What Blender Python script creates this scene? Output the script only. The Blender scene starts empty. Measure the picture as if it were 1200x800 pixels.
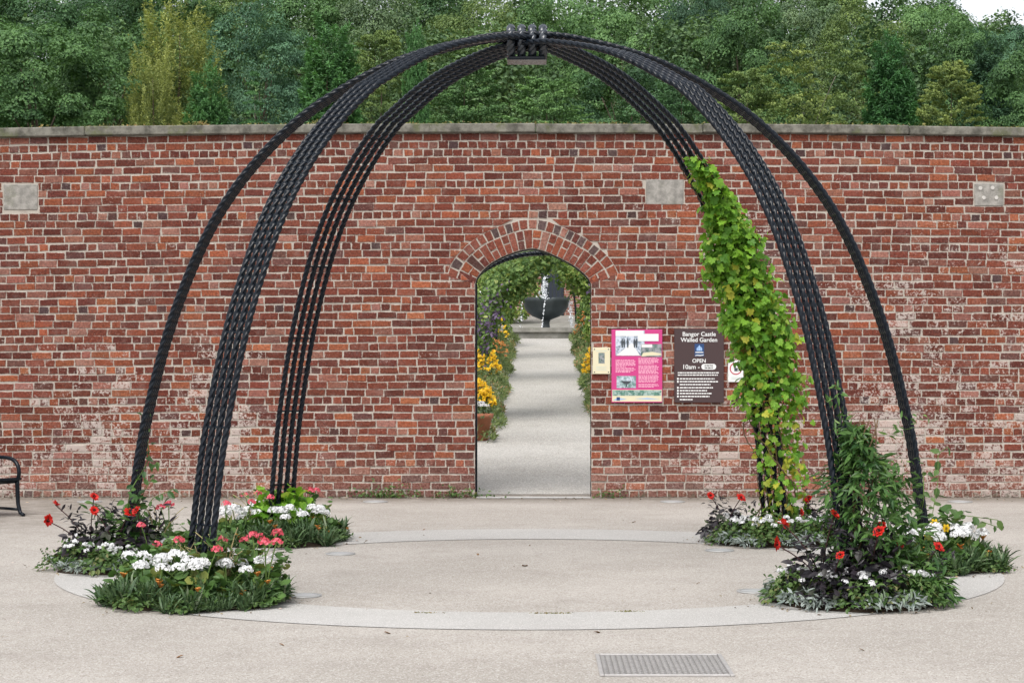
import bpy, math, random
import numpy as np
from mathutils import Vector, Matrix

# ------------------------------------------------------------------ camera, world, sun, exposure
S = bpy.context.scene
COL = S.collection
EYE, F, VX, VY = 1.63, 2359.0, 622.0, 420.0        # eye height, focal length (px of a 1200 px frame), vanishing point
cam = bpy.data.objects.new('camera', bpy.data.cameras.new('camera'))
COL.objects.link(cam)
cam.location = (0, 0, EYE)
cam.rotation_euler = (math.radians(90), 0, 0)
cam.data.sensor_width = 36
cam.data.lens = F / 1200 * 36
cam.data.shift_x = -(VX - 600) / 1200
cam.data.shift_y = (VY - 400) / 1200
cam.data.clip_end = 2000
S.camera = cam

SUN_EL, SUN_AZ = math.radians(58), math.radians(200)
w = bpy.data.worlds.new('World'); S.world = w; w.use_nodes = True
nt = w.node_tree; nt.nodes.clear()
sky = nt.nodes.new('ShaderNodeTexSky'); sky.sky_type = 'NISHITA'; sky.sun_disc = False
sky.sun_elevation = SUN_EL; sky.sun_rotation = SUN_AZ
sky.air_density = 1.0; sky.dust_density = 2.6; sky.ozone_density = 1.0
hs = nt.nodes.new('ShaderNodeHueSaturation'); hs.inputs['Saturation'].default_value = 0.22; hs.inputs['Value'].default_value = 1.15
bg = nt.nodes.new('ShaderNodeBackground'); bg.inputs['Strength'].default_value = 0.135
wo = nt.nodes.new('ShaderNodeOutputWorld')
nt.links.new(sky.outputs[0], hs.inputs['Color']); nt.links.new(hs.outputs[0], bg.inputs['Color']); nt.links.new(bg.outputs[0], wo.inputs[0])
sl = bpy.data.lights.new('sun', 'SUN'); sl.energy = 1.5; sl.angle = math.radians(40); sl.color = (1, .96, .9)
sun = bpy.data.objects.new('sun', sl); COL.objects.link(sun)
sd = Vector((math.sin(SUN_AZ) * math.cos(SUN_EL), math.cos(SUN_AZ) * math.cos(SUN_EL), math.sin(SUN_EL)))
sun.rotation_euler = sd.to_track_quat('Z', 'Y').to_euler(); sun.location = sd * 50
S.view_settings.view_transform = 'Standard'; S.view_settings.look = 'None'
S.view_settings.exposure = 0.66; S.view_settings.gamma = 1
S.cycles.max_bounces = 6; S.cycles.diffuse_bounces = 3; S.cycles.transparent_max_bounces = 4

# ------------------------------------------------------------------ helpers
R = np.random.default_rng(7)
def X_at(px, Y): return (px - VX) / F * Y
def Z_at(py, Y): return EYE + (VY - py) / F * Y

def ground_z(Y):
    Y = np.asarray(Y, float)
    a = np.clip(Y - 24.3, 0, 46) * .0725
    b = np.clip(Y - 70, 0, 45) * .155 + np.clip(Y - 115, 0, 150) * .21
    return a + b

def mk(name, V, F_, mats, attrs=None, smooth=False, midx=None):
    """V (n,3); F_ list of (m,k) index arrays; attrs {name:(n,) or (n,3)}"""
    me = bpy.data.meshes.new(name)
    V = np.ascontiguousarray(V, np.float32)
    F_ = [np.asarray(f, np.int32) for f in F_ if len(f)]
    me.vertices.add(len(V)); me.vertices.foreach_set('co', V.ravel())
    li = np.concatenate([f.ravel() for f in F_]).astype(np.int32)
    tot = np.concatenate([np.full(len(f), f.shape[1], np.int32) for f in F_])
    st = np.concatenate([[0], np.cumsum(tot)[:-1]]).astype(np.int32)
    me.loops.add(len(li)); me.loops.foreach_set('vertex_index', li)
    me.polygons.add(len(tot)); me.polygons.foreach_set('loop_start', st)
    try: me.polygons.foreach_set('loop_total', tot)
    except Exception: pass
    for m in (mats if isinstance(mats, (list, tuple)) else [mats]): me.materials.append(m)
    if midx is not None: me.polygons.foreach_set('material_index', np.asarray(midx, np.int32))
    me.polygons.foreach_set('use_smooth', np.full(len(tot), bool(smooth)))
    for k, a in (attrs or {}).items():
        a = np.asarray(a, np.float32)
        if a.ndim == 1:
            at = me.attributes.new(k, 'FLOAT', 'POINT'); at.data.foreach_set('value', a)
        else:
            at = me.attributes.new(k, 'FLOAT_COLOR', 'POINT')
            at.data.foreach_set('color', np.concatenate([a, np.ones((len(a), 1), np.float32)], 1).ravel())
    me.update(calc_edges=True); me.validate()
    return me

def ob(name, me, parent=None, loc=None):
    o = bpy.data.objects.new(name, me); COL.objects.link(o)
    if parent: o.parent = parent
    if loc is not None: o.location = loc
    return o
def thing(o, label, cat, group=None):
    o['label'] = label; o['category'] = cat
    if group: o['group'] = group
    return o
def empty(name, loc, label, cat, group=None):
    o = bpy.data.objects.new(name, None); COL.objects.link(o); o.location = loc
    o.empty_display_size = .1
    return thing(o, label, cat, group)
def struct(o, label=None, kind='structure'):
    o['kind'] = kind
    if label: o['label'] = label
    return o
def dup(root, loc, rz=0, sc=1, label=None, group=None):
    def rec(o, par):
        c = o.copy(); COL.objects.link(c); c.parent = par
        for ch in list(o.children): rec(ch, c)
        return c
    r = rec(root, None)
    r.location = loc; r.rotation_euler = (0, 0, rz); r.scale = (sc, sc, sc) if np.isscalar(sc) else sc
    if label: r['label'] = label
    if group: r['group'] = group
    return r

class MB:
    """collects polygons for one mesh"""
    def __init__(s): s.V = []; s.F = {}; s.n = 0; s.M = {}
    def add(s, V, F_, m=0):
        V = np.asarray(V, float).reshape(-1, 3)
        for f in F_:
            f = np.asarray(f, int)
            if f.ndim == 1: f = f[None]
            s.F.setdefault(f.shape[1], []).append(f + s.n)
            s.M.setdefault(f.shape[1], []).append(np.full(len(f), m))
        s.V.append(V); s.n += len(V)
    def box(s, c, d, m=0, rot=None, b=0.0):
        x, y, z = np.array(d) / 2
        if b:
            b = min(b, x * .45, y * .45, z * .45)
            pts = []
            for sx in (-1, 1):
                for sy in (-1, 1):
                    for sz in (-1, 1):
                        pts += [(sx * (x - b), sy * (y - b), sz * z), (sx * (x - b), sy * y, sz * (z - b)), (sx * x, sy * (y - b), sz * (z - b))]
            P = np.array(pts); I = lambda a, bb, cc, k: ((a * 4 + bb * 2 + cc) * 3 + k)
            f4 = [[I(0,0,k,0), I(1,0,k,0), I(1,1,k,0), I(0,1,k,0)] for k in (0, 1)]
            f4 += [[I(0,k,0,1), I(1,k,0,1), I(1,k,1,1), I(0,k,1,1)] for k in (0, 1)]
            f4 += [[I(k,0,0,2), I(k,1,0,2), I(k,1,1,2), I(k,0,1,2)] for k in (0, 1)]
            for a in (0, 1):
                for c2 in (0, 1):
                    f4.append([I(0,a,c2,0), I(1,a,c2,0), I(1,a,c2,1), I(0,a,c2,1)])
                    f4.append([I(a,0,c2,0), I(a,1,c2,0), I(a,1,c2,2), I(a,0,c2,2)])
                    f4.append([I(a,c2,0,1), I(a,c2,1,1), I(a,c2,1,2), I(a,c2,0,2)])
            f3 = [[I(a,bb,cc,0), I(a,bb,cc,1), I(a,bb,cc,2)] for a in (0,1) for bb in (0,1) for cc in (0,1)]
            FF = [np.array(f4), np.array(f3)]
        else:
            P = np.array([(i, j, k) for i in (-x, x) for j in (-y, y) for k in (-z, z)])
            FF = [np.array([[0,1,3,2],[4,6,7,5],[0,4,5,1],[2,3,7,6],[0,2,6,4],[1,5,7,3]])]
        if rot is not None: P = P @ np.array(rot).T
        s.add(P + np.array(c), FF, m)
    def tube(s, P, r, m=0, k=8, cap=True):
        P = np.asarray(P, float); n = len(P); r = np.broadcast_to(np.asarray(r, float), (n,))
        T = np.gradient(P, axis=0); T /= np.linalg.norm(T, axis=1)[:, None] + 1e-9
        N = np.zeros_like(P); a = np.array([0, 0, 1.]) if abs(T[0][2]) < .9 else np.array([1., 0, 0])
        for i in range(n):
            v = a - T[i] * (a @ T[i]); v /= np.linalg.norm(v) + 1e-9; N[i] = v; a = v
        B = np.cross(T, N); th = np.arange(k) / k * 2 * np.pi
        V = P[:, None] + r[:, None, None] * (N[:, None] * np.cos(th)[None, :, None] + B[:, None] * np.sin(th)[None, :, None])
        i, j = np.meshgrid(np.arange(n - 1), np.arange(k), indexing='ij'); j2 = (j + 1) % k
        f = np.stack([i * k + j, i * k + j2, (i + 1) * k + j2, (i + 1) * k + j], -1).reshape(-1, 4)
        FF = [f]
        if cap: FF += [np.arange(k)[::-1][None], (np.arange(k) + (n - 1) * k)[None]]
        s.add(V.reshape(-1, 3), FF, m)
    def lathe(s, prof, c=(0, 0, 0), k=24, m=0):
        prof = np.array(prof, float); th = np.arange(k) / k * 2 * np.pi; n = len(prof)
        V = np.stack([prof[:, :1] * np.cos(th), prof[:, :1] * np.sin(th), np.repeat(prof[:, 1:], k, 1)], -1).reshape(-1, 3) + np.array(c)
        i, j = np.meshgrid(np.arange(n - 1), np.arange(k), indexing='ij'); j2 = (j + 1) % k
        s.add(V, [np.stack([i * k + j, i * k + j2, (i + 1) * k + j2, (i + 1) * k + j], -1).reshape(-1, 4)], m)
    def build(s, name, mats, parent=None, smooth=False, loc=None, attrs=None):
        ks = list(s.F)
        me = mk(name, np.concatenate(s.V), [np.concatenate(s.F[k]) for k in ks], mats, attrs, smooth,
                np.concatenate([np.concatenate(s.M[k]) for k in ks]))
        return ob(name, me, parent, loc)

# ------------------------------------------------------------------ materials
class NT:
    def __init__(s, name):
        s.m = bpy.data.materials.new(name); s.m.use_nodes = True; s.t = s.m.node_tree; s.t.nodes.clear()
        s.out = s.n('OutputMaterial'); s.b = s.n('BsdfPrincipled'); s.l(s.b.outputs[0], s.out.inputs[0])
    def n(s, t, **k):
        x = s.t.nodes.new('ShaderNode' + t)
        for a, v in k.items(): setattr(x, a, v)
        return x
    def l(s, a, b): s.t.links.new(a, b)
    def put(s, sock, v):
        if hasattr(v, 'is_output') or hasattr(v, 'links'): s.l(v, sock)
        else: sock.default_value = (*v, 1) if isinstance(v, (tuple, list)) and len(v) == 3 and sock.type == 'RGBA' else v
    def coord(s, kind='Object'): return s.n('TexCoord').outputs[kind]
    def noise(s, scale, det=4, rough=.55, vec=None, dist=0):
        x = s.n('TexNoise'); x.inputs['Scale'].default_value = scale; x.inputs['Detail'].default_value = det
        x.inputs['Roughness'].default_value = rough; x.inputs['Distortion'].default_value = dist
        s.l(vec if vec is not None else s.coord(), x.inputs['Vector']); return x.outputs[0]
    def mix(s, f, a, b, mode='MIX'):
        x = s.n('Mix', data_type='RGBA', blend_type=mode)
        s.put(x.inputs[0], f); s.put(x.inputs[6], a); s.put(x.inputs[7], b); return x.outputs[2]
    def ramp(s, v, a, b, lo=0., hi=1.):
        x = s.n('MapRange', interpolation_type='SMOOTHSTEP'); s.l(v, x.inputs[0])
        for i, q in zip((1, 2, 3, 4), (a, b, lo, hi)): x.inputs[i].default_value = q
        return x.outputs[0]
    def math(s, op, a, b=0.):
        x = s.n('Math', operation=op); s.put(x.inputs[0], a); s.put(x.inputs[1], b); return x.outputs[0]
    def attr(s, name, out='Fac'):
        x = s.n('Attribute', attribute_name=name); return x.outputs[out]
    def bump(s, h, strength=.4, dist=.01):
        x = s.n('Bump'); x.inputs['Strength'].default_value = strength; x.inputs['Distance'].default_value = dist
        s.l(h, x.inputs['Height']); s.l(x.outputs[0], s.b.inputs['Normal'])
    def col(s, c, rough=.8, spec=.3, metal=0):
        s.put(s.b.inputs['Base Color'], c); s.put(s.b.inputs['Roughness'], rough)
        s.b.inputs['Specular IOR Level'].default_value = spec; s.b.inputs['Metallic'].default_value = metal
        return s

def simple(name, c, rough=.7, spec=.3, metal=0, var=.15, scale=20):
    t = NT(name); n = t.noise(scale)
    d = tuple(x * (1 - var) for x in c); u = tuple(min(1, x * (1 + var)) for x in c)
    return t.col(t.mix(n, d, u), rough, spec, metal).m

def leaf_mat(name, a, b, c=None, trans=.3, rough=.5, obj_tint=False, through=(1., 1., .55)):
    """a..b by the per-leaf attribute; c for the few leaves at the end of the range"""
    t = NT(name); tint = t.attr('tint')
    col = t.mix(t.ramp(tint, 0, .85), a, b)
    if c: col = t.mix(t.ramp(tint, .88, .97), col, c)
    if obj_tint:
        oi = t.n('ObjectInfo'); col = t.mix(1., col, oi.outputs['Color'], 'MULTIPLY')
    t.col(col, rough, .35)
    tr = t.n('BsdfTranslucent'); t.l(t.mix(1., col, through, 'MULTIPLY'), tr.inputs[0])
    ms = t.n('MixShader'); ms.inputs[0].default_value = trans
    t.l(t.b.outputs[0], ms.inputs[1]); t.l(tr.outputs[0], ms.inputs[2]); t.l(ms.outputs[0], t.out.inputs[0])
    return t.m

# brick: per-brick colour, ragged mortar edges, lime bloom
def brick_mat():
    t = NT('old_brick'); c = t.coord()
    bc = t.attr('bcol', 'Color'); edge = t.attr('edge')
    fine = t.noise(40, 6, .72); mid = t.noise(14, 5, .65); big = t.noise(.75, 4, .6); spk = t.noise(170, 3, .6)
    col = t.mix(t.ramp(fine, .3, .75), t.mix(1., bc, (.50, .46, .48), 'MULTIPLY'), t.mix(1., bc, (1.34, 1.30, 1.26), 'MULTIPLY'))
    col = t.mix(t.ramp(mid, .54, .74, 0, .38), col, (.085, .040, .036))
    sep = t.n('SeparateXYZ'); t.l(c, sep.inputs[0])
    low = t.ramp(sep.outputs[2], 2.4, .15, 0, 1)
    right = t.math('MULTIPLY', t.ramp(sep.outputs[0], 1.6, 4.2), t.ramp(sep.outputs[2], 3.7, 2.6))
    left = t.math('MULTIPLY', t.ramp(sep.outputs[0], -2.6, -4.0), t.ramp(sep.outputs[2], 3.2, 1.6))
    f = t.math('ADD', t.math('MULTIPLY', big, .55), t.math('MULTIPLY', low, .10))
    f = t.math('ADD', f, t.math('MULTIPLY', right, .10)); f = t.math('ADD', f, t.math('MULTIPLY', left, .08))
    f = t.math('ADD', f, t.math('MULTIPLY', mid, .60)); f = t.math('ADD', f, t.math('MULTIPLY', fine, .72))
    f = t.math('ADD', f, t.math('MULTIPLY', t.attr('lp'), .045))
    lime = t.ramp(f, 1.13, 1.20)
    limec = t.mix(spk, (.40, .35, .32), (.66, .60, .55))
    col = t.mix(t.math('MULTIPLY', lime, .68), col, limec)
    fl = t.noise(75, 3, .65); col = t.mix(t.ramp(fl, .63, .72, 0, .7), col, limec)          # scattered lime flecks
    dust = t.noise(6, 5, .7); col = t.mix(t.ramp(dust, .48, .75, 0, .16), col, (.42, .34, .30))
    # pinkish wash along the foot
    foot = t.ramp(t.math('ADD', sep.outputs[2], t.math('MULTIPLY', big, -.7)), .30, -.15, 0, .25)
    col = t.mix(t.math('MULTIPLY', foot, t.ramp(fine, .35, .6)), col, (.42, .30, .26))
    grime = t.ramp(t.math('ADD', sep.outputs[2], t.math('MULTIPLY', mid, -.55)), -.20, -.34, 0, .8)
    col = t.mix(grime, col, (.10, .09, .06))
    # ragged joint
    e = t.math('ADD', edge, t.math('MULTIPLY', t.math('SUBTRACT', fine, .5), 2.6))
    e = t.math('ADD', e, t.math('MULTIPLY', t.math('SUBTRACT', mid, .5), 1.7))
    mort = t.mix(spk, (.34, .30, .26), (.60, .55, .49))
    col = t.mix(t.ramp(e, .60, .92, 0, .92), col, mort)
    t.col(col, .92, .15)
    t.bump(t.math('ADD', fine, t.math('MULTIPLY', mid, .8)), .65, .006)
    return t.m
def mortar_mat():
    t = NT('lime_mortar'); c = t.coord()
    fine = t.noise(120, 4, .7); mid = t.noise(9, 5, .6); sep = t.n('SeparateXYZ'); t.l(c, sep.inputs[0])
    col = t.mix(fine, (.30, .265, .23), (.54, .49, .43)); col = t.mix(t.ramp(mid, .5, .75, 0, .6), col, (.26, .21, .18))
    grime = t.ramp(t.math('ADD', sep.outputs[2], t.math('MULTIPLY', mid, -.55)), -.20, -.34, 0, .8)
    col = t.mix(grime, col, (.10, .09, .06))
    t.col(col, .95, .1); t.bump(fine, .6, .006); return t.m
def stone_mat(name, a, b, moss=0., scale=6):
    t = NT(name); n1 = t.noise(scale, 6, .65); n2 = t.noise(60, 5, .7); n3 = t.noise(2.2, 5, .7)
    col = t.mix(t.ramp(n1, .3, .7), a, b); col = t.mix(t.ramp(n2, .5, .75, 0, .45), col, tuple(x * .5 for x in a))
    if moss:
        col = t.mix(t.ramp(n3, .52, .66, 0, moss), col, (.11, .12, .06)); col = t.mix(t.ramp(n2, .62, .72, 0, .8), col, (.62, .61, .55))
    t.col(col, .9, .2); t.bump(n2, .5, .008); return t.m
def gravel_mat(name, a, b, dark, light, sc=1., stain=.35):
    t = NT(name)
    v = t.n('TexVoronoi', feature='F1'); v.inputs['Scale'].default_value = 130 * sc; t.l(t.coord(), v.inputs['Vector'])
    hv = t.n('SeparateColor'); t.l(v.outputs['Color'], hv.inputs[0])
    big = t.noise(.55, 5, .6); mid = t.noise(4, 5, .65)
    col = t.mix(t.ramp(big, .35, .68), a, b)
    col = t.mix(t.ramp(mid, .5, .8, 0, stain), col, dark)
    col = t.mix(t.ramp(hv.outputs[0], .78, .9, 0, .75), col, light)
    col = t.mix(t.ramp(hv.outputs[1], .86, .93, 0, .8), col, dark)
    if name == 'resin_gravel':                           # dirt along the wall foot, doubling as painted contact shadow, and in the left corner
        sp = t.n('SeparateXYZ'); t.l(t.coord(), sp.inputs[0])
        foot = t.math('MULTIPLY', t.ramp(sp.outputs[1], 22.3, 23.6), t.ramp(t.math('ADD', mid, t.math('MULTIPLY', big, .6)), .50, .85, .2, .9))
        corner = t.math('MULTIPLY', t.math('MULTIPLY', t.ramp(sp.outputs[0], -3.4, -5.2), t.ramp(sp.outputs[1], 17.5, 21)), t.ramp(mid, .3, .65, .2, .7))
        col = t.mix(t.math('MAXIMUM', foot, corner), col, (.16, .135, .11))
        blot = t.noise(1.6, 6, .7); col = t.mix(t.ramp(blot, .50, .74, 0, .34), col, (.23, .205, .18))
    t.col(col, .9, .2); t.bump(v.outputs['Distance'], .5, .004); return t.m
def painted_metal():
    t = NT('black_painted_steel'); n = t.noise(30, 5); n2 = t.noise(3, 4)
    col = t.mix(n2, (.003, .005, .009), (.006, .010, .016))
    t.col(col, t.ramp(n, .3, .7, .14, .28), .24); t.bump(n, .15, .002); return t.m

M_brick, M_mortar = brick_mat(), mortar_mat()
M_coping = stone_mat('coping_stone', (.075, .072, .060), (.22, .21, .18), .85, 9)
M_block = stone_mat('stone_block', (.19, .18, .165), (.36, .34, .31), .45, 12)
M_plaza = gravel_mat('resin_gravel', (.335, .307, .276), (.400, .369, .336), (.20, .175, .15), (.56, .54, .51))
M_ring = gravel_mat('pale_concrete', (.375, .362, .346), (.43, .418, .402), (.33, .315, .29), (.66, .65, .63), 1.6, .25)
M_path = gravel_mat('path_gravel', (.36, .345, .32), (.43, .415, .39), (.25, .22, .18), (.68, .65, .6), .6)
M_soil = simple('soil', (.035, .025, .018), .95, .1, 0, .5, 40)
M_black = painted_metal()
M_skylitpaint = simple('sky_lit_glossy_paint', (.035, .042, .052), .16, .6, 0, .3, 30)  # black paint lightened, sky light on the hub rings put into the colour
M_steel = simple('brushed_steel', (.36, .36, .355), .55, .4, .3, .2, 30)
M_glassy = simple('frosted_lens', (.40, .41, .415), .4, .4, 0, .1, 12)
M_bark = simple('bark', (.10, .08, .06), .95, .1, 0, .5, 6)
M_palebark = simple('pale_bark', (.42, .38, .33), .9, .1, 0, .3, 6)
M_greybark = simple('grey_bark', (.17, .15, .125), .9, .1, 0, .3, 6)
M_terra = simple('terracotta', (.42, .17, .10), .85, .2, 0, .25, 9)
M_white = simple('white_petal', (.80, .80, .78), .7, .2, 0, .06, 40)
M_stem = simple('green_stem', (.10, .16, .04), .7, .2, 0, .3, 30)
M_twig = simple('brown_vine_stem', (.13, .085, .05), .85, .2, 0, .4, 30)

# ------------------------------------------------------------------ terrain, plaza, path
def terrain():
    ys = np.concatenate([np.linspace(-40, 24, 9), np.linspace(24.3, 70, 24), np.linspace(74, 265, 44), [300, 450, 700]])
    xs = np.concatenate([[-400, -200], np.linspace(-90, 90, 46), [200, 400]])
    Xg, Yg = np.meshgrid(xs, ys); Zg = ground_z(Yg) - .012
    bumps = np.where(Yg > 80, np.sin(Xg * .11) * 1.1 + np.sin(Xg * .043 + Yg * .05) * 1.4, 0) * np.clip((Yg - 80) / 40, 0, 1)
    Zg = Zg + bumps
    V = np.stack([Xg, Yg, Zg], -1).reshape(-1, 3); n = len(xs)
    i, j = np.meshgrid(np.arange(len(ys) - 1), np.arange(n - 1), indexing='ij')
    f = np.stack([i * n + j, i * n + j + 1, (i + 1) * n + j + 1, (i + 1) * n + j], -1).reshape(-1, 4)
    t = NT('earth'); a = t.noise(1.2, 6)
    m = t.col(t.mix(a, (.03, .04, .015), (.06, .07, .03)), .95, .1).m
    struct(ob('ground', mk('ground', V, [f], m, smooth=True)))
terrain()
def sheet(name, x0, x1, y0, y1, z, m, nx=2, ny=2, kind='structure'):
    xs, ys = np.linspace(x0, x1, nx), np.linspace(y0, y1, ny); Xg, Yg = np.meshgrid(xs, ys)
    V = np.stack([Xg, Yg, ground_z(Yg) + z], -1).reshape(-1, 3)
    i, j = np.meshgrid(np.arange(ny - 1), np.arange(nx - 1), indexing='ij')
    f = np.stack([i * nx + j, i * nx + j + 1, (i + 1) * nx + j + 1, (i + 1) * nx + j], -1).reshape(-1, 4)
    return struct(ob(name, mk(name, V, [f], m)))
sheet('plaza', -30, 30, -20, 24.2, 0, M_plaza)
sheet('path', -1.0, 1.35, 24.2, 54.2, .002, M_path, 4, 60)

sheet('doorstep', -.64, .70, 23.45, 23.75, .006, M_ring)
CX, CY = -.03, 15.66                                   # middle of the arches
def ring():
    n = 160; th = np.arange(n) / n * 2 * np.pi
    o = np.stack([CX + .02 + 3.60 * np.cos(th), CY + 3.57 * np.sin(th), np.full(n, .004)], -1)
    i = np.stack([CX + .02 + 2.72 * np.cos(th), CY - .12 + 2.63 * np.sin(th), np.full(n, .004)], -1)
    k = np.arange(n); k2 = (k + 1) % n
    struct(ob('paved_ring', mk('paved_ring', np.concatenate([o, i]), [np.stack([k, k2, k2 + n, k + n], -1)], M_ring)))
ring()

# ------------------------------------------------------------------ brick wall with its doorway
WY, WT, WL, WR, WH = 23.6, .46, -10.5, 10.5, 4.22
DX0, DX1 = X_at(556.5, WY), X_at(693, WY)
def bow(x): return 1 + .0115 * (1 - (np.asarray(x) / 6.1) ** 2).clip(-1, 1)
ip = np.array([(556.5, 336), (558, 329), (565, 320), (574, 312), (584, 306), (594, 301.5), (604.5, 298), (614, 295.5), (624, 294), (634, 296), (644, 299.5), (654, 304), (663, 308.5), (672, 313.5), (681, 320), (688, 326.5), (692, 332), (693, 336)])
ip = np.stack([X_at(ip[:, 0], WY), Z_at(ip[:, 1], WY)], -1)
def resample(P, n):
    s = np.concatenate([[0], np.cumsum(np.linalg.norm(np.diff(P, axis=0), axis=1))]); q = np.linspace(0, s[-1], n)
    return np.stack([np.interp(q, s, P[:, i]) for i in range(P.shape[1])], -1)
IN = resample(ip, 121)
for _ in range(6): IN[1:-1] = (IN[:-2] + 2 * IN[1:-1] + IN[2:]) / 4
_t = np.gradient(IN, axis=0); _t /= np.linalg.norm(_t, axis=1)[:, None]
NRM = np.stack([-_t[:, 1], _t[:, 0]], -1)
for _ in range(40): NRM[1:-1] = (NRM[:-2] + NRM[1:-1] * 2 + NRM[2:]) / 4
NRM[0] = (-.96, .28); NRM[-1] = (.96, .28)
for _ in range(10): NRM[1:-1] = (NRM[:-2] + NRM[1:-1] * 2 + NRM[2:]) / 4
NRM /= np.linalg.norm(NRM, axis=1)[:, None]
OUT = IN + NRM * .335
ZS = OUT[0, 1]
def block_x(z):
    """x range the doorway and its arch ring take out of the brick courses at height z"""
    if z < ZS: return DX0, DX1
    if z >= OUT[:, 1].max(): return None
    k = OUT[:, 1].argmax()
    return np.interp(z, OUT[:k + 1, 1], OUT[:k + 1, 0]), np.interp(-z, -OUT[k:, 1], OUT[k:, 0])

PAL = np.array([(.165, .050, .034), (.20, .060, .038), (.120, .038, .030), (.245, .078, .045), (.21, .070, .048), (.34, .112, .055), (.39, .140, .068), (.30, .135, .10), (.34, .18, .14), (.072, .048, .046), (.055, .050, .056), (.14, .075, .066)])
PW = np.array([.18, .15, .15, .12, .11, .07, .03, .075, .045, .012, .005, .053]); PW /= PW.sum()
def brick_colours(n, long=None):
    i = R.choice(len(PAL), n, p=PW)
    if long is not None:
        i = np.where(long & ((i == 9) | (i == 10)), 2, i); i = np.where(~long & (R.random(n) < .025), 10, i)
    c = PAL[i] * R.uniform(.64, 1.10, (n, 1)) * R.uniform(.95, 1.05, (n, 3)); c = c * .80 + np.array([.195, .068, .046]) * .20; c = c * np.array([.94, .90, .90])
    return c
def quad_bricks(Q, colors, recess=.0, jit=.003):
    """Q (n,4,2) corners in the wall plane, counter-clockwise -> verts (u, v, d), d = depth behind the face"""
    n = len(Q); Q = Q + R.normal(0, jit, Q.shape) + R.normal(0, jit * .5, (n, 1, 2))
    ctr = Q.mean(1, keepdims=True)
    size = np.ptp(Q, axis=1)[:, None, :]
    inset = np.minimum(.0085, size * .2)
    inner = ctr + (Q - ctr) * (1 - 2 * inset / np.maximum(size, .01))
    d = np.clip(R.normal(0, .0020, (n, 1)), -.004, .0015) + recess
    tilt = R.normal(0, .0012, (n, 4))
    V = np.zeros((n, 12, 3))
    V[:, 0:4, :2] = Q; V[:, 0:4, 2] = .03
    V[:, 4:8, :2] = Q; V[:, 4:8, 2] = d + .0035 + tilt
    V[:, 8:12, :2] = inner; V[:, 8:12, 2] = d + tilt
    e = np.zeros((n, 12)); e[:, :8] = 1
    base = (np.arange(n) * 12)[:, None]; fs = []
    for k in range(4):
        k2 = (k + 1) % 4
        fs.append(base + np.array([[k, k2, 4 + k2, 4 + k]])); fs.append(base + np.array([[4 + k, 4 + k2, 8 + k2, 8 + k]]))
    fs.append(base + np.array([[8, 9, 10, 11]]))
    return V.reshape(-1, 3), np.concatenate(fs), np.repeat(colors, 12, 0), e.ravel()

BLOCKS = [(4, 44, 216, 246, 0), (757, 801, 210, 240, 0), (1142, 1176, 215, 241.5, 1)]
BW = [(X_at(a, WY), X_at(b, WY), Z_at(d, WY), Z_at(c, WY)) for a, b, c, d, _ in BLOCKS]
def courses():
    Q = []; C = 47; ch = WH / C; jz = .0058
    for r in range(C):
        z0, z1 = r * ch + jz, (r + 1) * ch - jz
        zt = C - 1 - r                                  # counted from the top
        hd = zt in (1, 2) or (zt % 4 == 2 and zt > 2)
        x = WL + (.06 if r % 2 else .17) + R.uniform(-.05, .05)
        wav = lambda xx: .006 * np.sin(xx * .9 + r * .37) + .004 * np.sin(xx * 2.3 + r)
        row = []
        while x < WR:
            if hd: L = .115 if R.random() > .08 else .228
            else: L = .229 if R.random() > .07 else .115
            L *= R.uniform(.95, 1.05)
            row.append((x + .0045, min(x + L - .0045, WR))); x += L
        for a, b in row:
            segs = [(a, b, a, b)]
            bl0, bl1 = block_x(z0), block_x(z1)
            if bl0 or bl1:
                bl0 = bl0 or bl1; bl1 = bl1 or (sum(bl0) / 2,) * 2
                out = []
                if a < bl0[0] - .005: out.append((a, min(b, bl0[0] - (.008 if z0 > ZS else 0)), a, max(a + .004, min(b, bl1[0] - (.008 if z0 > ZS else 0)))))
                if b > bl0[1] + .005: out.append((max(a, bl0[1] + (.008 if z0 > ZS else 0)), b, min(b - .004, max(a, bl1[1] + (.008 if z0 > ZS else 0))), b))
                segs = out
            for k, (X0, X1, Z0, Z1) in enumerate(BW):
                ns = []
                for s in segs:
                    zc = (z0 + z1) / 2 * 1.008
                    if Z0 - .02 < zc < Z1 + .02 and s[1] > X0 - .01 and s[0] < X1 + .01:
                        if s[0] < X0 - .03: ns.append((s[0], X0 - .012, s[2], X0 - .012))
                        if s[1] > X1 + .03: ns.append((X1 + .012, s[1], X1 + .012, s[3]))
                    else: ns.append(s)
                segs = ns
            for s in segs:
                if s[1] - s[0] < .022 and s[3] - s[2] < .022: continue
                zz = (wav((s[0] + s[1]) / 2) if abs((s[0] + s[1]) / 2) > 1.6 else 0) * min(1, r / 4)
                Q.append([(s[0], z0 + zz), (s[1], z0 + zz), (s[3], z1 + zz), (s[2], z1 + zz)])
    return np.array(Q)
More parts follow.
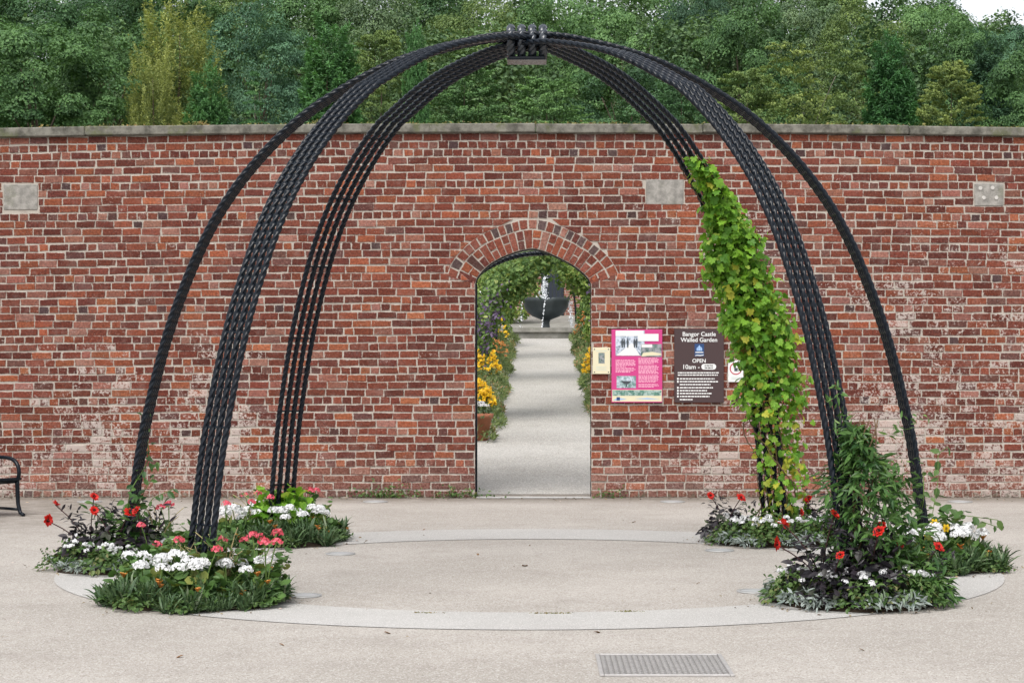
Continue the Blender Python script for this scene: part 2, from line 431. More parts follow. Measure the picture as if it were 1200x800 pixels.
def build_wall():
    wall = empty('brick_wall', (0, WY, 0), 'tall weathered red brick garden wall with stone coping and arched doorway', 'wall')
    Q = courses(); V, f, c, e = quad_bricks(Q, brick_colours(len(Q), np.ptp(Q[:, :, 0], axis=1) > .15))
    P = np.stack([V[:, 0], V[:, 2], V[:, 1] * bow(V[:, 0])], -1)
    f = f                                                # face looks to -Y
    # jamb returns of the doorway
    J = []
    C = 47; ch = WH / C
    for r in range(int(2.46 / ch)):
        z0, z1 = r * ch + .0075, (r + 1) * ch - .0075
        cuts = [.105, .335, WT - .01] if r % 2 else [.225, WT - .01]
        a = .012
        for q in cuts: J.append([(a, z0), (q - .005, z0), (q - .005, z1), (a, z1)]); a = q + .006
    J = np.array(J); VJ, fJ, cJ, eJ = quad_bricks(J, brick_colours(len(J)))
    PL = np.stack([DX0 - VJ[:, 2] + .0, VJ[:, 0], VJ[:, 1] * bow(VJ[:, 0] * 0 + DX0)], -1)
    PR = np.stack([DX1 + VJ[:, 2], VJ[:, 0], VJ[:, 1] * bow(VJ[:, 0] * 0 + DX1)], -1)
    n0, n1 = len(P), len(PL)
    lp = np.concatenate([np.repeat(R.normal(0, 1, len(q)), 12) for q in (Q, J, J)])
    me = mk('brickwork', np.concatenate([P, PL, PR]), [np.concatenate([f, fJ + n0, fJ + n0 + n1])], M_brick,
            {'bcol': np.concatenate([c, cJ, cJ]), 'edge': np.concatenate([e, eJ, eJ]), 'lp': lp})
    ob('brickwork', me, wall)
    # mortar body
    mb = MB(); rec = .0075
    xs = np.concatenate([np.linspace(WL, DX0, 16), IN[1:-1, 0], np.linspace(DX1, WR, 16)])
    zb = np.concatenate([np.zeros(16), IN[1:-1, 1] * bow(IN[1:-1, 0]), np.zeros(16)])
    for yy, fl in ((rec, 0), (WT, 1)):
        n = len(xs); top = WH * bow(xs)
        # side panels then the strip over the arch
        for sl_ in (slice(0, 16), slice(n - 16, n)):
            m = 16; V = np.concatenate([np.stack([xs[sl_], np.full(m, yy), zb[sl_]], -1), np.stack([xs[sl_], np.full(m, yy), top[sl_]], -1)])
            i = np.arange(m - 1); mb.add(V, [np.stack([i, i + 1, i + 1 + m, i + m], -1)], fl)
        xa, za = IN[:, 0], IN[:, 1] * bow(IN[:, 0]); m = len(xa)
        V = np.concatenate([np.stack([xa, np.full(m, yy), za], -1), np.stack([xa, np.full(m, yy), WH * bow(xa)], -1)])
        i = np.arange(m - 1); mb.add(V, [np.stack([i, i + 1, i + 1 + m, i + m], -1)], fl)
    rim = np.concatenate([[(DX0, 0)], np.stack([IN[:, 0], IN[:, 1] * bow(IN[:, 0])], -1), [(DX1, 0)]])
    rim = rim + np.array([0, 0]); m = len(rim)
    off = np.zeros(m); off[0] = off[1] = -.0075; off[-1] = off[-2] = .0075
    V = np.concatenate([np.stack([rim[:, 0] + off, np.full(m, rec), rim[:, 1]], -1), np.stack([rim[:, 0] + off, np.full(m, WT), rim[:, 1]], -1)])
    i = np.arange(m - 1); mb.add(V, [np.stack([i, i + 1, i + 1 + m, i + m], -1)], 0)
    mb.build('mortar_core', [M_mortar, M_farbrick], wall)
    # arch ring
    s = np.concatenate([[0], np.cumsum(np.linalg.norm(np.diff(IN, axis=0), axis=1))])
    at = lambda q, d: np.stack([np.interp(q, s, IN[:, i]) + np.interp(q, s, NRM[:, i]) * d for i in (0, 1)], -1)
    Qs, cs = [], []
    n1 = 22; w1 = s[-1] / n1
    for k in range(n1):
        a, b = k * w1 + .004, (k + 1) * w1 - .004
        parts = [(.0, .215)] if k % 2 == 0 else ([(.0, .10), (.112, .215)] if k % 4 == 1 else [(.0, .112), (.124, .215)])
        for d0, d1 in parts:
            Qs.append([at(a, d0), at(b, d0), at(b, d1), at(a, d1)]); cs.append(brick_colours(1)[0] if R.random() > .75 else PAL[R.integers(0, 5)] * R.uniform(.9, 1.15))
    n2 = 25; w2 = s[-1] / n2
    for k in range(n2):
        a, b = k * w2 + .0045, (k + 1) * w2 - .0045
        Qs.append([at(a, .228), at(b, .228), at(b, .335), at(a, .335)])
        cs.append(np.array((.085, .058, .056)) * R.uniform(.6, 1.5) if k % 2 and R.random() > .2 else PAL[R.integers(0, 9)])
    V, f, c, e = quad_bricks(np.array(Qs), np.array(cs), -.002, .002)
    ob('brick_arch', mk('brick_arch', np.stack([V[:, 0], V[:, 2], V[:, 1] * bow(V[:, 0])], -1), [f], M_brick, {'bcol': c, 'edge': e}), wall)
    # stone blocks let into the face
    for (x0, x1, z0, z1), bl in zip(BW, BLOCKS):
        mb = MB(); mb.box(((x0 + x1) / 2, .05, (z0 + z1) / 2), (x1 - x0, .106, z1 - z0), b=.008)
        if bl[4]:
            for u, v in ((.2, .78), (.62, .8), (.32, .36), (.75, .36)):
                xx, zz = x0 + u * (x1 - x0), z0 + v * (z1 - z0)
                th = np.arange(12) / 12 * 2 * np.pi
                for rr, y0, y1 in ((.026, .004, -.012),):
                    Vv = np.concatenate([np.stack([xx + rr * np.cos(th), np.full(12, y0), zz + rr * np.sin(th)], -1), np.stack([xx + rr * .8 * np.cos(th), np.full(12, y1), zz + rr * .8 * np.sin(th)], -1)])
                    k = np.arange(12); k2 = (k + 1) % 12
                    mb.add(Vv, [np.stack([k, k2, k2 + 12, k + 12], -1), (k + 12)[None]], 1)
        mb.build('stone_block', [M_block, M_blockpale], wall)
    # coping slabs
    mb = MB(); x = WL - .3
    while x < WR:
        L = R.uniform(1.7, 2.9); xc = x + L / 2
        mb.box((xc, WT / 2, WH * float(bow(xc)) + .054 + R.normal(0, .003)), (L - .005, WT + .13, .106 + R.normal(0, .003)), b=.012,
               rot=Matrix.Rotation(-(float(bow(xc + .5)) - float(bow(xc - .5))) * WH, 3, 'Y'))
        x += L
    mb.build('coping', M_coping, wall)
    # moss cushions on the coping: tiny leaf flakes
    n = 4200; cx = R.choice(R.uniform(-6, 7, 40), n) + R.normal(0, .22, n)
    P = np.stack([cx, R.uniform(-.05, .40, n), WH * bow(cx) + .104 + np.abs(R.normal(0, .013, n))], -1)
    big = R.random(n) < .1; P[big, 0] = R.choice([-3.88, -2.45], big.sum()) + R.normal(0, .06, big.sum()); P[big, 2] = WH * bow(P[big, 0]) + .106 + np.abs(R.normal(0, .025, big.sum())); P[big, 1] = R.uniform(-.05, .1, big.sum())
    o = ob('moss', scatter_mesh('moss', KITE, P, R.normal(0, 1, (n, 3)) + (0, 0, 1), R.uniform(.015, .05, n), M_moss), wall); o['kind'] = 'stuff'
    # black steel lining of the doorway
    mb = MB()
    rim = np.concatenate([[(DX0, 0.01)], np.stack([IN[:, 0], IN[:, 1] * bow(IN[:, 0])], -1), [(DX1, 0.01)]])
    inn = rim.copy(); c0 = np.array([(DX0 + DX1) / 2, 1.9])
    nn = np.concatenate([[(-1, 0)], NRM, [(1, 0)]]); inn = rim - nn * .016; inn[0] = (DX0 + .026, .01); inn[-1] = (DX1 - .008, .01); inn[1] = (DX0 + .026, rim[1, 1]); inn[-2] = (DX1 - .008, rim[-2, 1])
    rim[0, 0] += .003; rim[-1, 0] -= .003; rim[1, 0] += .003; rim[-2, 0] -= .003
    rim[2:-2] -= nn[2:-2] * .004
    m = len(rim); y0, y1 = .10, .15
    V = np.concatenate([np.stack([a[:, 0], np.full(m, y), a[:, 1]], -1) for a in (rim, inn) for y in (y0, y1)])
    i = np.arange(m - 1)
    for a, b in ((0, 2), (2, 3), (3, 1), (1, 0)): mb.add(V, [np.stack([a * m + i, a * m + i + 1, b * m + i + 1, b * m + i], -1)]) if (a, b) == (0, 2) else mb.F[4].append(np.stack([a * m + i, a * m + i + 1, b * m + i + 1, b * m + i], -1)) or mb.M[4].append(np.zeros(m - 1))
    mb.build('door_lining', M_black, wall)
    return wall

# ------------------------------------------------------------------ leaf scattering
KITE = (np.array([(0, -.5, 0), (.33, 0, .10), (0, .55, -.06), (-.33, 0, .10)]), [np.array([[0, 1, 2, 3]])])
LANCE = (np.array([(0, 0, 0), (.13, .3, .05), (.11, .62, .03), (0, 1, -.12), (-.11, .62, .03), (-.13, .3, .05), (0, .3, .0), (0, .62, -.03)]),
         [np.array([[0, 1, 6], [0, 6, 5], [2, 3, 7], [3, 4, 7]]), np.array([[1, 2, 7, 6], [6, 7, 4, 5]])])
OVATE = (np.array([(0, 0, 0), (.25, .22, .06), (.28, .5, .05), (.15, .8, 0), (0, 1, -.1), (-.15, .8, 0), (-.28, .5, .05), (-.25, .22, .06), (0, .5, -.02)]),
         [np.array([[8, i, (i + 1) % 8] for i in range(8)])])
_h = [(0, .10), (.2, -.04), (.42, .07), (.50, .34), (.34, .44), (.38, .74), (.17, .74), (0, 1.0), (-.17, .74), (-.38, .74), (-.34, .44), (-.50, .34), (-.42, .07), (-.2, -.04)]
LOBED = (np.array([(x, y, .10 * abs(x) - .22 * max(0, y - .4) ** 2 * 2) for x, y in _h] + [(0, .35, -.02)]),
         [np.array([[14, i, (i + 1) % 14] for i in range(14)])])
_g = [(math.sin(a) * (.5 + .06 * (k % 2)), .45 - math.cos(a) * (.5 + .06 * (k % 2))) for k, a in enumerate(np.linspace(.25, 2 * math.pi - .25, 13))]
ROUNDL = (np.array([(x, y, .10) for x, y in _g] + [(0, .38, 0)]), [np.array([[13, i, (i + 1)] for i in range(12)])])
BLADE = (np.array([(-.035, 0, 0), (.035, 0, 0), (-.05, .4, .16), (.05, .4, .16), (-.04, .75, .2), (.04, .75, .2), (0, 1, .12)]),
         [np.array([[0, 1, 3, 2], [2, 3, 5, 4]]), np.array([[4, 5, 6]])])
PETAL = (np.array([(-.08, 0, 0), (.08, 0, 0), (-.30, .5, .08), (.30, .5, .08), (-.24, .85, .05), (.24, .85, .05), (0, 1, .0)]),
         [np.array([[0, 1, 3, 2], [2, 3, 5, 4]]), np.array([[4, 5, 6]])])
def frames(nrm, up=None, spin=None):
    """rotation matrices: local z -> nrm, local y -> the way the tip points"""
    n = nrm / (np.linalg.norm(nrm, axis=1)[:, None] + 1e-9)
    if up is None: up = R.normal(0, 1, n.shape)
    y = up - n * (up * n).sum(1)[:, None]; y /= np.linalg.norm(y, axis=1)[:, None] + 1e-9
    return np.stack([np.cross(y, n), y, n], -1)
def scatter(tmpl, P, nrm, size, up=None):
    T, FS = tmpl; M = frames(np.asarray(nrm, float), up); n, k = len(P), len(T)
    size = np.broadcast_to(np.asarray(size, float), (n,))
    V = np.einsum('nij,kj->nki', M, T) * size[:, None, None] + np.asarray(P)[:, None]
    return V.reshape(-1, 3), [(f[None] + (np.arange(n) * k)[:, None, None]).reshape(-1, f.shape[1]) for f in FS], k
def scatter_mesh(name, tmpl, P, nrm, size, mat, up=None, tint=None, smooth=False):
    V, FS, k = scatter(tmpl, P, nrm, size, up)
    tint = R.random(len(P)) if tint is None else tint
    return mk(name, V, FS, mat, {'tint': np.repeat(tint, k)}, smooth)
def join(parts, name, mats):
    """parts: (V, FS, tint per vert, material index)"""
    V, FF, T, MI, n = [], [], [], [], 0
    for v, fs, t, mi in parts:
        V.append(v); T.append(np.broadcast_to(t, (len(v),)))
        for f in fs: FF.append(f + n); MI.append(np.full(len(f), mi))
        n += len(v)
    return mk(name, np.concatenate(V), FF, mats, {'tint': np.concatenate(T)}, False, np.concatenate(MI))
def sph(n):
    v = R.normal(0, 1, (n, 3)); return v / np.linalg.norm(v, axis=1)[:, None]

M_moss = leaf_mat('moss', (.12, .13, .04), (.24, .22, .08), (.30, .18, .07), .1, .9)
M_blockpale = simple('pale_boss', (.50, .48, .45), .9, .2)
def far_brick():
    t = NT('brick_texture'); mp = t.n('Mapping'); t.l(t.coord(), mp.inputs[0]); mp.inputs['Rotation'].default_value = (math.radians(90), 0, 0)
    b = t.n('TexBrick'); t.l(mp.outputs[0], b.inputs['Vector'])
    for k, v in (('Color1', (.17, .062, .045, 1)), ('Color2', (.27, .10, .07, 1)), ('Mortar', (.42, .38, .33, 1))): b.inputs[k].default_value = v
    for k, v in (('Scale', 1.), ('Mortar Size', .008), ('Brick Width', .23), ('Row Height', .09)): b.inputs[k].default_value = v
    n = t.noise(20, 5); t.col(t.mix(t.ramp(n, .4, .7, 0, .4), b.outputs[0], (.3, .22, .18)), .9, .1); return t.m
M_farbrick = far_brick()
build_wall()

# ------------------------------------------------------------------ rope-twist arches
PROF = np.array([(3.10, -.12), (3.095, .2), (3.06, .5), (2.955, 1.165), (2.72, 2.03), (2.35, 2.825), (1.80, 3.456), (1.11, 3.895), (.46, 4.10), (0, 4.15)])
def arch_curve(step=.0095):
    full = np.concatenate([PROF * (-1, 1), PROF[-2::-1]])
    # Catmull-Rom through the measured points
    P = np.concatenate([[2 * full[0] - full[1]], full, [2 * full[-1] - full[-2]]]); out = []
    for i in range(1, len(P) - 2):
        p0, p1, p2, p3 = P[i - 1:i + 3]
        for t in np.linspace(0, 1, 24, endpoint=False):
            out.append(.5 * (2 * p1 + (p2 - p0) * t + (2 * p0 - 5 * p1 + 4 * p2 - p3) * t * t + (3 * p1 - p0 - 3 * p2 + p3) * t ** 3))
    out.append(full[-1]); out = np.array(out)
    L = np.linalg.norm(np.diff(out, axis=0), axis=1).sum()
    return resample(out, int(L / step))
CURVE = arch_curve()
def twist(P, B, r=.0235, pitch=.20, k=18, phase=0., closed=False):
    P = np.asarray(P, float); n = len(P)
    T = np.gradient(P, axis=0)
    if closed: T = np.roll(P, -1, 0) - np.roll(P, 1, 0)
    T /= np.linalg.norm(T, axis=1)[:, None]; B = np.broadcast_to(B, P.shape); N = np.cross(B, T)
    s = np.concatenate([[0], np.cumsum(np.linalg.norm(np.diff(P, axis=0), axis=1))]); ph = 2 * np.pi * s / pitch + phase
    th = np.arange(k) / k * 2 * np.pi
    rr = r * (.58 + .42 * np.abs(np.cos(1.5 * (th[None] - ph[:, None]))) ** .7)
    V = P[:, None] + rr[..., None] * (N[:, None] * np.cos(th)[None, :, None] + B[:, None] * np.sin(th)[None, :, None])
    m = n if closed else n - 1
    i, j = np.meshgrid(np.arange(m), np.arange(k), indexing='ij'); i2 = (i + 1) % n; j2 = (j + 1) % k
    return V.reshape(-1, 3), [np.stack([i * k + j, i * k + j2, i2 * k + j2, i2 * k + j], -1).reshape(-1, 4)]
ARCHES = [(0., -.015), (math.radians(45), -.05), (math.radians(-45), -.09)]
def arch_pt(az, side, z):
    """foot-side point of an arch at height z: az of the arch, side -1 / +1"""
    half = CURVE[len(CURVE) // 2:]
    r = np.interp(-z, -half[:, 1], half[:, 0]); return np.array([CX + side * r * math.cos(az), CY + side * r * math.sin(az), z])
def build_arches():
    root = empty('rope_arches', (CX, CY, 0), 'domed pergola of black rope-twist steel arches crossing over the plaza', 'pergola')
    for az, dz in ARCHES:
        d = np.array([math.cos(az), math.sin(az), 0]); b = np.array([-d[1], d[0], 0])
        for k in range(4):
            o = (k - 1.5) * .079
            lift = dz * np.clip(1 - np.abs(CURVE[:, 0]) / 1.6, 0, 1) ** .5
            P = d * CURVE[:, :1] + b * o + np.array([0, 0, 1]) * (CURVE[:, 1:] + lift[:, None])
            V, f = twist(P, b, phase=0.)
            ob('twisted_bar', mk('twisted_bar', V, f, M_black, smooth=True), root)
        half = CURVE[len(CURVE) // 2:]
        sl_ = np.concatenate([[0], np.cumsum(np.linalg.norm(np.diff(half, axis=0), axis=1))])
        for side in (-1, 1):
            for q in np.arange(.62, sl_[-1] - .5, .66):
                r, z = np.interp(q, sl_, half[:, 0]), np.interp(q, sl_, half[:, 1])
                c = d * side * r + np.array([0, 0, z + (dz * max(0, 1 - r / 1.6) ** .5)])
                mb = MB(); mb.tube(np.array([c - b * .145, c + b * .145]), .0075, k=8)
                mb.build('tie_rod', M_black, root)
    for k in range(4):
        x = (k - 1.5) * .083; th = np.linspace(0, 2 * np.pi, 90, endpoint=False)
        P = np.stack([np.full(90, x), .125 * np.cos(th), 4.082 + .112 * np.sin(th)], -1)
        V, f = twist(P, np.array([1., 0, 0]), .034, .74 / 5, closed=True)
        ob('twisted_ring', mk('twisted_ring', V, f, M_skylitpaint, smooth=True), root)
    mb = MB(); mb.box((0, 0, 3.952), (.285, .24, .022), b=.005); mb.box((0, 0, 3.936), (.305, .27, .008)); mb.build('hub_plate', M_black, root)
    mb = MB(); mb.box((0, .11, 4.06), (.26, .012, .05), b=.003); mb.build('hub_bracket', M_black, root)
build_arches()

# ------------------------------------------------------------------ signs
def flat(name, c, rough=.45): return simple(name, c, rough, .4, 0, .04, 8)
M_brown = flat('brown_sign_face', (.055, .032, .033)); M_pink = flat('magenta_poster', (.52, .045, .20)); M_cream = flat('cream_board', (.66, .60, .42))
M_ink = flat('white_print', (.70, .70, .69)); M_navy = flat('blue_crest', (.02, .055, .16)); M_lb = flat('pale_blue_print', (.30, .45, .70))
M_dk = flat('dark_print', (.05, .06, .07)); M_red = flat('red_ring_print', (.45, .03, .06)); M_pinkl = flat('pale_pink_print', (.80, .42, .55)); M_pillg = flat('pill_print', (.55, .62, .58))
M_greenp = flat('green_print', (.06, .16, .12))
def photo_mat(name, a, b, c, sc):
    t = NT(name); n = t.noise(sc, 5, .7); n2 = t.noise(sc * .35, 3, .6)
    t.col(t.mix(t.ramp(n2, .4, .62), t.mix(t.ramp(n, .35, .6), a, b), c), .4, .4); return t.m
M_ph1 = photo_mat('winter_photo', (.06, .08, .11), (.30, .36, .44), (.55, .60, .68), 70)
M_ph2 = photo_mat('garden_photo', (.02, .05, .05), (.16, .22, .20), (.30, .30, .32), 60)
M_ph3 = photo_mat('fountain_photo', (.25, .32, .38), (.55, .62, .68), (.12, .22, .20), 50)
M_strip = photo_mat('landscape_photo', (.03, .09, .08), (.12, .26, .20), (.35, .45, .42), 60)
def text_mesh(txt, size, off=0., align='CENTER'):
    cu = bpy.data.curves.new('t', 'FONT'); cu.body = txt; cu.size = size; cu.align_x = align; cu.offset = off
    o = bpy.data.objects.new('t', cu); COL.objects.link(o); bpy.context.view_layer.update()
    me = bpy.data.meshes.new_from_object(o.evaluated_get(bpy.context.evaluated_depsgraph_get())); bpy.data.objects.remove(o); bpy.data.curves.remove(cu)
    V = np.array([v.co[:] for v in me.vertices]); fs = [list(p.vertices) for p in me.polygons]; bpy.data.meshes.remove(me)
    return V, fs
class Board:
    """a sign board on the wall: local x right, z up from the lower left corner, front face towards -Y"""
    def __init__(s, name, px0, px1, py0, py1, face, label, cat='sign', t=.022):
        s.W, s.H = (px1 - px0) / F * WY, (py1 - py0) / F * WY
        s.root = empty(name, (X_at(px0, WY), WY - .008, Z_at(py1, WY)), label, cat)
        mb = MB(); mb.box((s.W / 2, -t / 2, s.H / 2), (s.W, t, s.H), b=.003); mb.build('panel', face, s.root); s.y = -t
    def rect(s, mb, u0, u1, v0, v1, lay=1, m=0):
        x0, x1, z0, z1 = u0 * s.W, u1 * s.W, (1 - v1) * s.H, (1 - v0) * s.H
        mb.box(((x0 + x1) / 2, s.y - lay * .0012, (z0 + z1) / 2), (x1 - x0, .0018, z1 - z0), m)
    def poly(s, mb, pts, lay=1, m=0):
        P = np.array([(u * s.W, s.y - lay * .0012 - .0009, (1 - v) * s.H) for u, v in pts]); mb.add(P, [np.arange(len(P))[None]], m)
    def text(s, name, txt, u, v, size, mat, off=0.):
        V, fs = text_mesh(txt, size, off); me = bpy.data.meshes.new(name)
        me.from_pydata([(x + u * s.W, s.y - .003, y + (1 - v) * s.H) for x, y, _ in V], [], fs); me.materials.append(mat)
        return ob(name, me, s.root)
    def lines(s, mb, u0, v0, widths, dv, h, m=0):
        rr = random.Random(int(v0 * 999 + u0 * 77))
        for i, wd in enumerate(widths):
            u = u0
            while u < u0 + wd - .012:
                q = min(rr.uniform(.018, .07), u0 + wd - u); s.rect(mb, u, u + q, v0 + i * dv, v0 + i * dv + h, 1, m); u += q + .010
def build_signs():
    b = Board('notice_sign', 790, 848, 385, 471.5, M_brown, 'brown opening hours notice of the walled garden with white lettering')
    b.text('title_text', 'Bangor Castle', .5, .10, .069, M_ink, .0011); b.text('title_text', 'Walled Garden', .5, .178, .069, M_ink, .0011)
    b.text('open_text', 'OPEN', .5, .458, .062, M_ink, .0010); b.text('hours_text', '10am -', .335, .545, .074, M_ink, .0010)
    mb = MB(); b.rect(mb, .41, .60, .205, .375, 1, 0)
    for pts in ([(.45, .30), (.45, .265), (.475, .245), (.475, .30)], [(.48, .30), (.48, .25), (.505, .22), (.53, .25), (.53, .30)], [(.535, .30), (.535, .245), (.56, .265), (.56, .30)]): b.poly(mb, pts, 2, 1)
    b.rect(mb, .425, .585, .315, .327, 2, 2); b.poly(mb, [(.42, .362), (.46, .352), (.52, .357), (.59, .349), (.59, .362), (.52, .369), (.46, .364), (.42, .37)], 2, 2)
    mb.build('crest_emblem', [M_navy, M_lb, M_ink], b.root)
    mb = MB(); n = 10; c = []
    for u0, sg in ((.60, 1), (.79, -1)):
        for k in range(n + 1):
            a = math.pi / 2 + math.pi * k / n; c.append((u0 + sg * math.cos(a) * .055, .515 - sg * math.sin(a) * .038))
    b.poly(mb, c, 1, 0)
    b.lines(mb, .61, .493, [.17, .17], .03, .014, 1); mb.build('hours_sticker', [M_ink, M_pillg], b.root)
    mb = MB(); b.lines(mb, .07, .588, [.83, .81], .031, .016)
    for v, wd, bul in ((.67, .70, 1), (.708, .77, 1), (.748, .62, 0), (.79, .67, 1), (.83, .55, 1), (.868, .64, 1), (.908, .60, 1), (.95, .26, 0)):
        b.lines(mb, .11, v, [wd], .03, .017)
        if bul: b.rect(mb, .055, .088, v - .005, v + .022)
    mb.build('notice_lines', M_ink, b.root)

    p = Board('history_poster', 716.5, 776, 386, 471.5, M_pink, 'magenta information poster with photographs and pale text columns')
    mb = MB(); p.rect(mb, .08, .65, .015, .36, 1, 0); p.rect(mb, .08, .62, .015, .09, 2, 3); p.poly(mb, [(.09, .355), (.31, .235), (.38, .19), (.42, .19), (.46, .25), (.56, .355)], 2, 3)
    for u in (.20, .24, .31, .44, .48): p.poly(mb, [(u, .25), (u - .012, .17), (u + .008, .11), (u + .03, .17), (u + .02, .25)], 3, 4)
    p.rect(mb, .58, .985, .20, .375, 3, 1); p.rect(mb, .59, .80, .205, .245, 4, 3); p.poly(mb, [(.585, .37), (.62, .32), (.80, .305), (.98, .33), (.98, .35), (.7, .36)], 4, 5)
    p.rect(mb, .10, .48, .635, .80, 1, 2); p.poly(mb, [(.18, .705), (.40, .705), (.33, .745), (.305, .75), (.31, .785), (.28, .785), (.285, .75), (.25, .745)], 2, 4)
    mb.build('poster_photos', [M_ph1, M_ph2, M_ph3, M_ink, M_dk, M_cream], p.root)
    mb = MB(); p.rect(mb, .52, .925, .06, .16, 4, 0); p.lines(mb, .56, .085, [.3], .03, .02, 1); mb.build('title_label', [M_ink, M_pinkl], p.root)
    mb = MB(); p.lines(mb, .08, .415, [.38, .39, .37, .39, .39, .2], .0175, .010); p.lines(mb, .08, .525, [.38, .39, .37, .3], .0175, .010)
    p.lines(mb, .53, .39, [.38, .4, .38, .39, .3], .0175, .010); p.lines(mb, .53, .49, [.38, .4, .38, .39, .36, .38, .4], .0175, .010); p.lines(mb, .53, .625, [.38, .4, .38, .39, .39, .35], .0175, .010); p.lines(mb, .53, .745, [.38, .4, .3], .0175, .010)
    mb.build('poster_text', M_pinkl, p.root)
    mb = MB(); p.rect(mb, .012, .988, .825, .985, 1, 0); p.rect(mb, .02, .98, .83, .905, 2, 1); p.lines(mb, .03, .862, [.9], .02, .016, 4)
    p.poly(mb, [(.03, .965), (.12, .935), (.3, .95), (.12, .97)], 2, 2); p.poly(mb, [(.45, .945), (.7, .935), (.95, .95), (.7, .955)], 2, 2); p.rect(mb, .10, .165, .925, .97, 3, 3)
    mb.build('poster_footer', [M_cream, M_strip, M_lb, M_navy, M_ink], p.root)

    c = Board('plaque_sign', 694.5, 715, 407, 438, M_cream, 'small cream plaque with a dark picture beside the doorway edge')
    mb = MB(); c.rect(mb, .33, .68, .20, .60, 1); mb.build('picture', M_ph2, c.root)
    mb = MB()
    for u in (.1, .9):
        for v in (.07, .93): c.rect(mb, u - .03, u + .03, v - .02, v + .02, 1)
    c.lines(mb, .2, .72, [.6, .55, .6], .06, .018, 1); c.lines(mb, .2, .12, [.6], .05, .02, 1); mb.build('plaque_print', [M_dk, M_pillg], c.root)

    d = Board('prohibition_sign', 853, 871, 422, 447.5, M_ink, 'small white prohibition notice with red ring half behind the climber')
    mb = MB(); n = 28; ro, ri = .40, .335
    for k in range(n):
        a, a2 = 2 * math.pi * k / n, 2 * math.pi * (k + 1) / n; asp = d.W / d.H
        d.poly(mb, [(.5 + q * math.cos(t), .38 + q * math.sin(t) * asp) for q, t in ((ro, a), (ro, a2), (ri, a2), (ri, a))], 1, 0)
    d.poly(mb, [(.40, .25), (.50, .25), (.50, .34), (.62, .36), (.62, .50), (.40, .50)], 1, 1)
    d.lines(mb, .2, .76, [.55, .6], .07, .03, 2); mb.build('notice_print', [M_red, M_dk, M_pillg], d.root)
build_signs()

# ------------------------------------------------------------------ bench at the left edge
def build_bench():
    rt = empty('park_bench', (X_at(6, 21.0), 21.0, 0), 'black cast iron bench with curled armrest by the wall', 'bench')
    rt.rotation_euler = (0, 0, math.radians(52))         # local -x runs along the seat away from the visible end, front faces local -y
    for x in (0., -1.5):
        mb = MB()
        arm = [(.30, .40), (.22, .585), (.10, .60), (-.06, .60), (-.17, .575), (-.235, .50), (-.235, .41), (-.20, .355)]
        arm = resample(np.array(arm), 24)
        for _ in range(3): arm[1:-1] = (arm[:-2] + 2 * arm[1:-1] + arm[2:]) / 4
        mb.tube(np.stack([np.full(24, x), arm[:, 0], arm[:, 1]], -1), .021, k=10)
        mb.build('armrest', M_black, rt, True)
        mb = MB()
        leg = resample(np.array([(-.20, .365), (-.205, .25), (-.215, .12), (-.25, .035), (-.31, .012)]), 14)
        mb.tube(np.stack([np.full(14, x), leg[:, 0], leg[:, 1]], -1), np.linspace(.024, .019, 14), k=10); mb.build('leg', M_black, rt, True)
        mb = MB(); leg = resample(np.array([(.26, .33), (.27, .2), (.29, .1), (.34, .012)]), 10)
        mb.tube(np.stack([np.full(10, x), leg[:, 0], leg[:, 1]], -1), .021, k=10); mb.build('leg', M_black, rt, True)
        mb = MB(); bk = resample(np.array([(.25, .33), (.30, .5), (.37, .86)]), 10)
        mb.tube(np.stack([np.full(10, x), bk[:, 0], bk[:, 1]], -1), .02, k=10); mb.build('back_post', M_black, rt, True)
        mb = MB(); mb.tube([(x, -.22, .07), (x, .28, .07)], .015, k=8); mb.tube([(x, -.21, .365), (x, .02, .345), (x, .26, .325)], .024, k=8); mb.build('side_rail', M_black, rt, True)
    mb = MB()
    for k in range(6): mb.box((-.75, -.20 + k * .085, .385 - k * .009), (1.56, .068, .028), b=.005)
    mb.build('seat', M_black, rt)
    mb = MB()
    for k in range(4): mb.box((-.75, .285 + k * .022, .48 + k * .105), (1.56, .026, .075), b=.005)
    mb.build('backrest', M_black, rt)
build_bench()

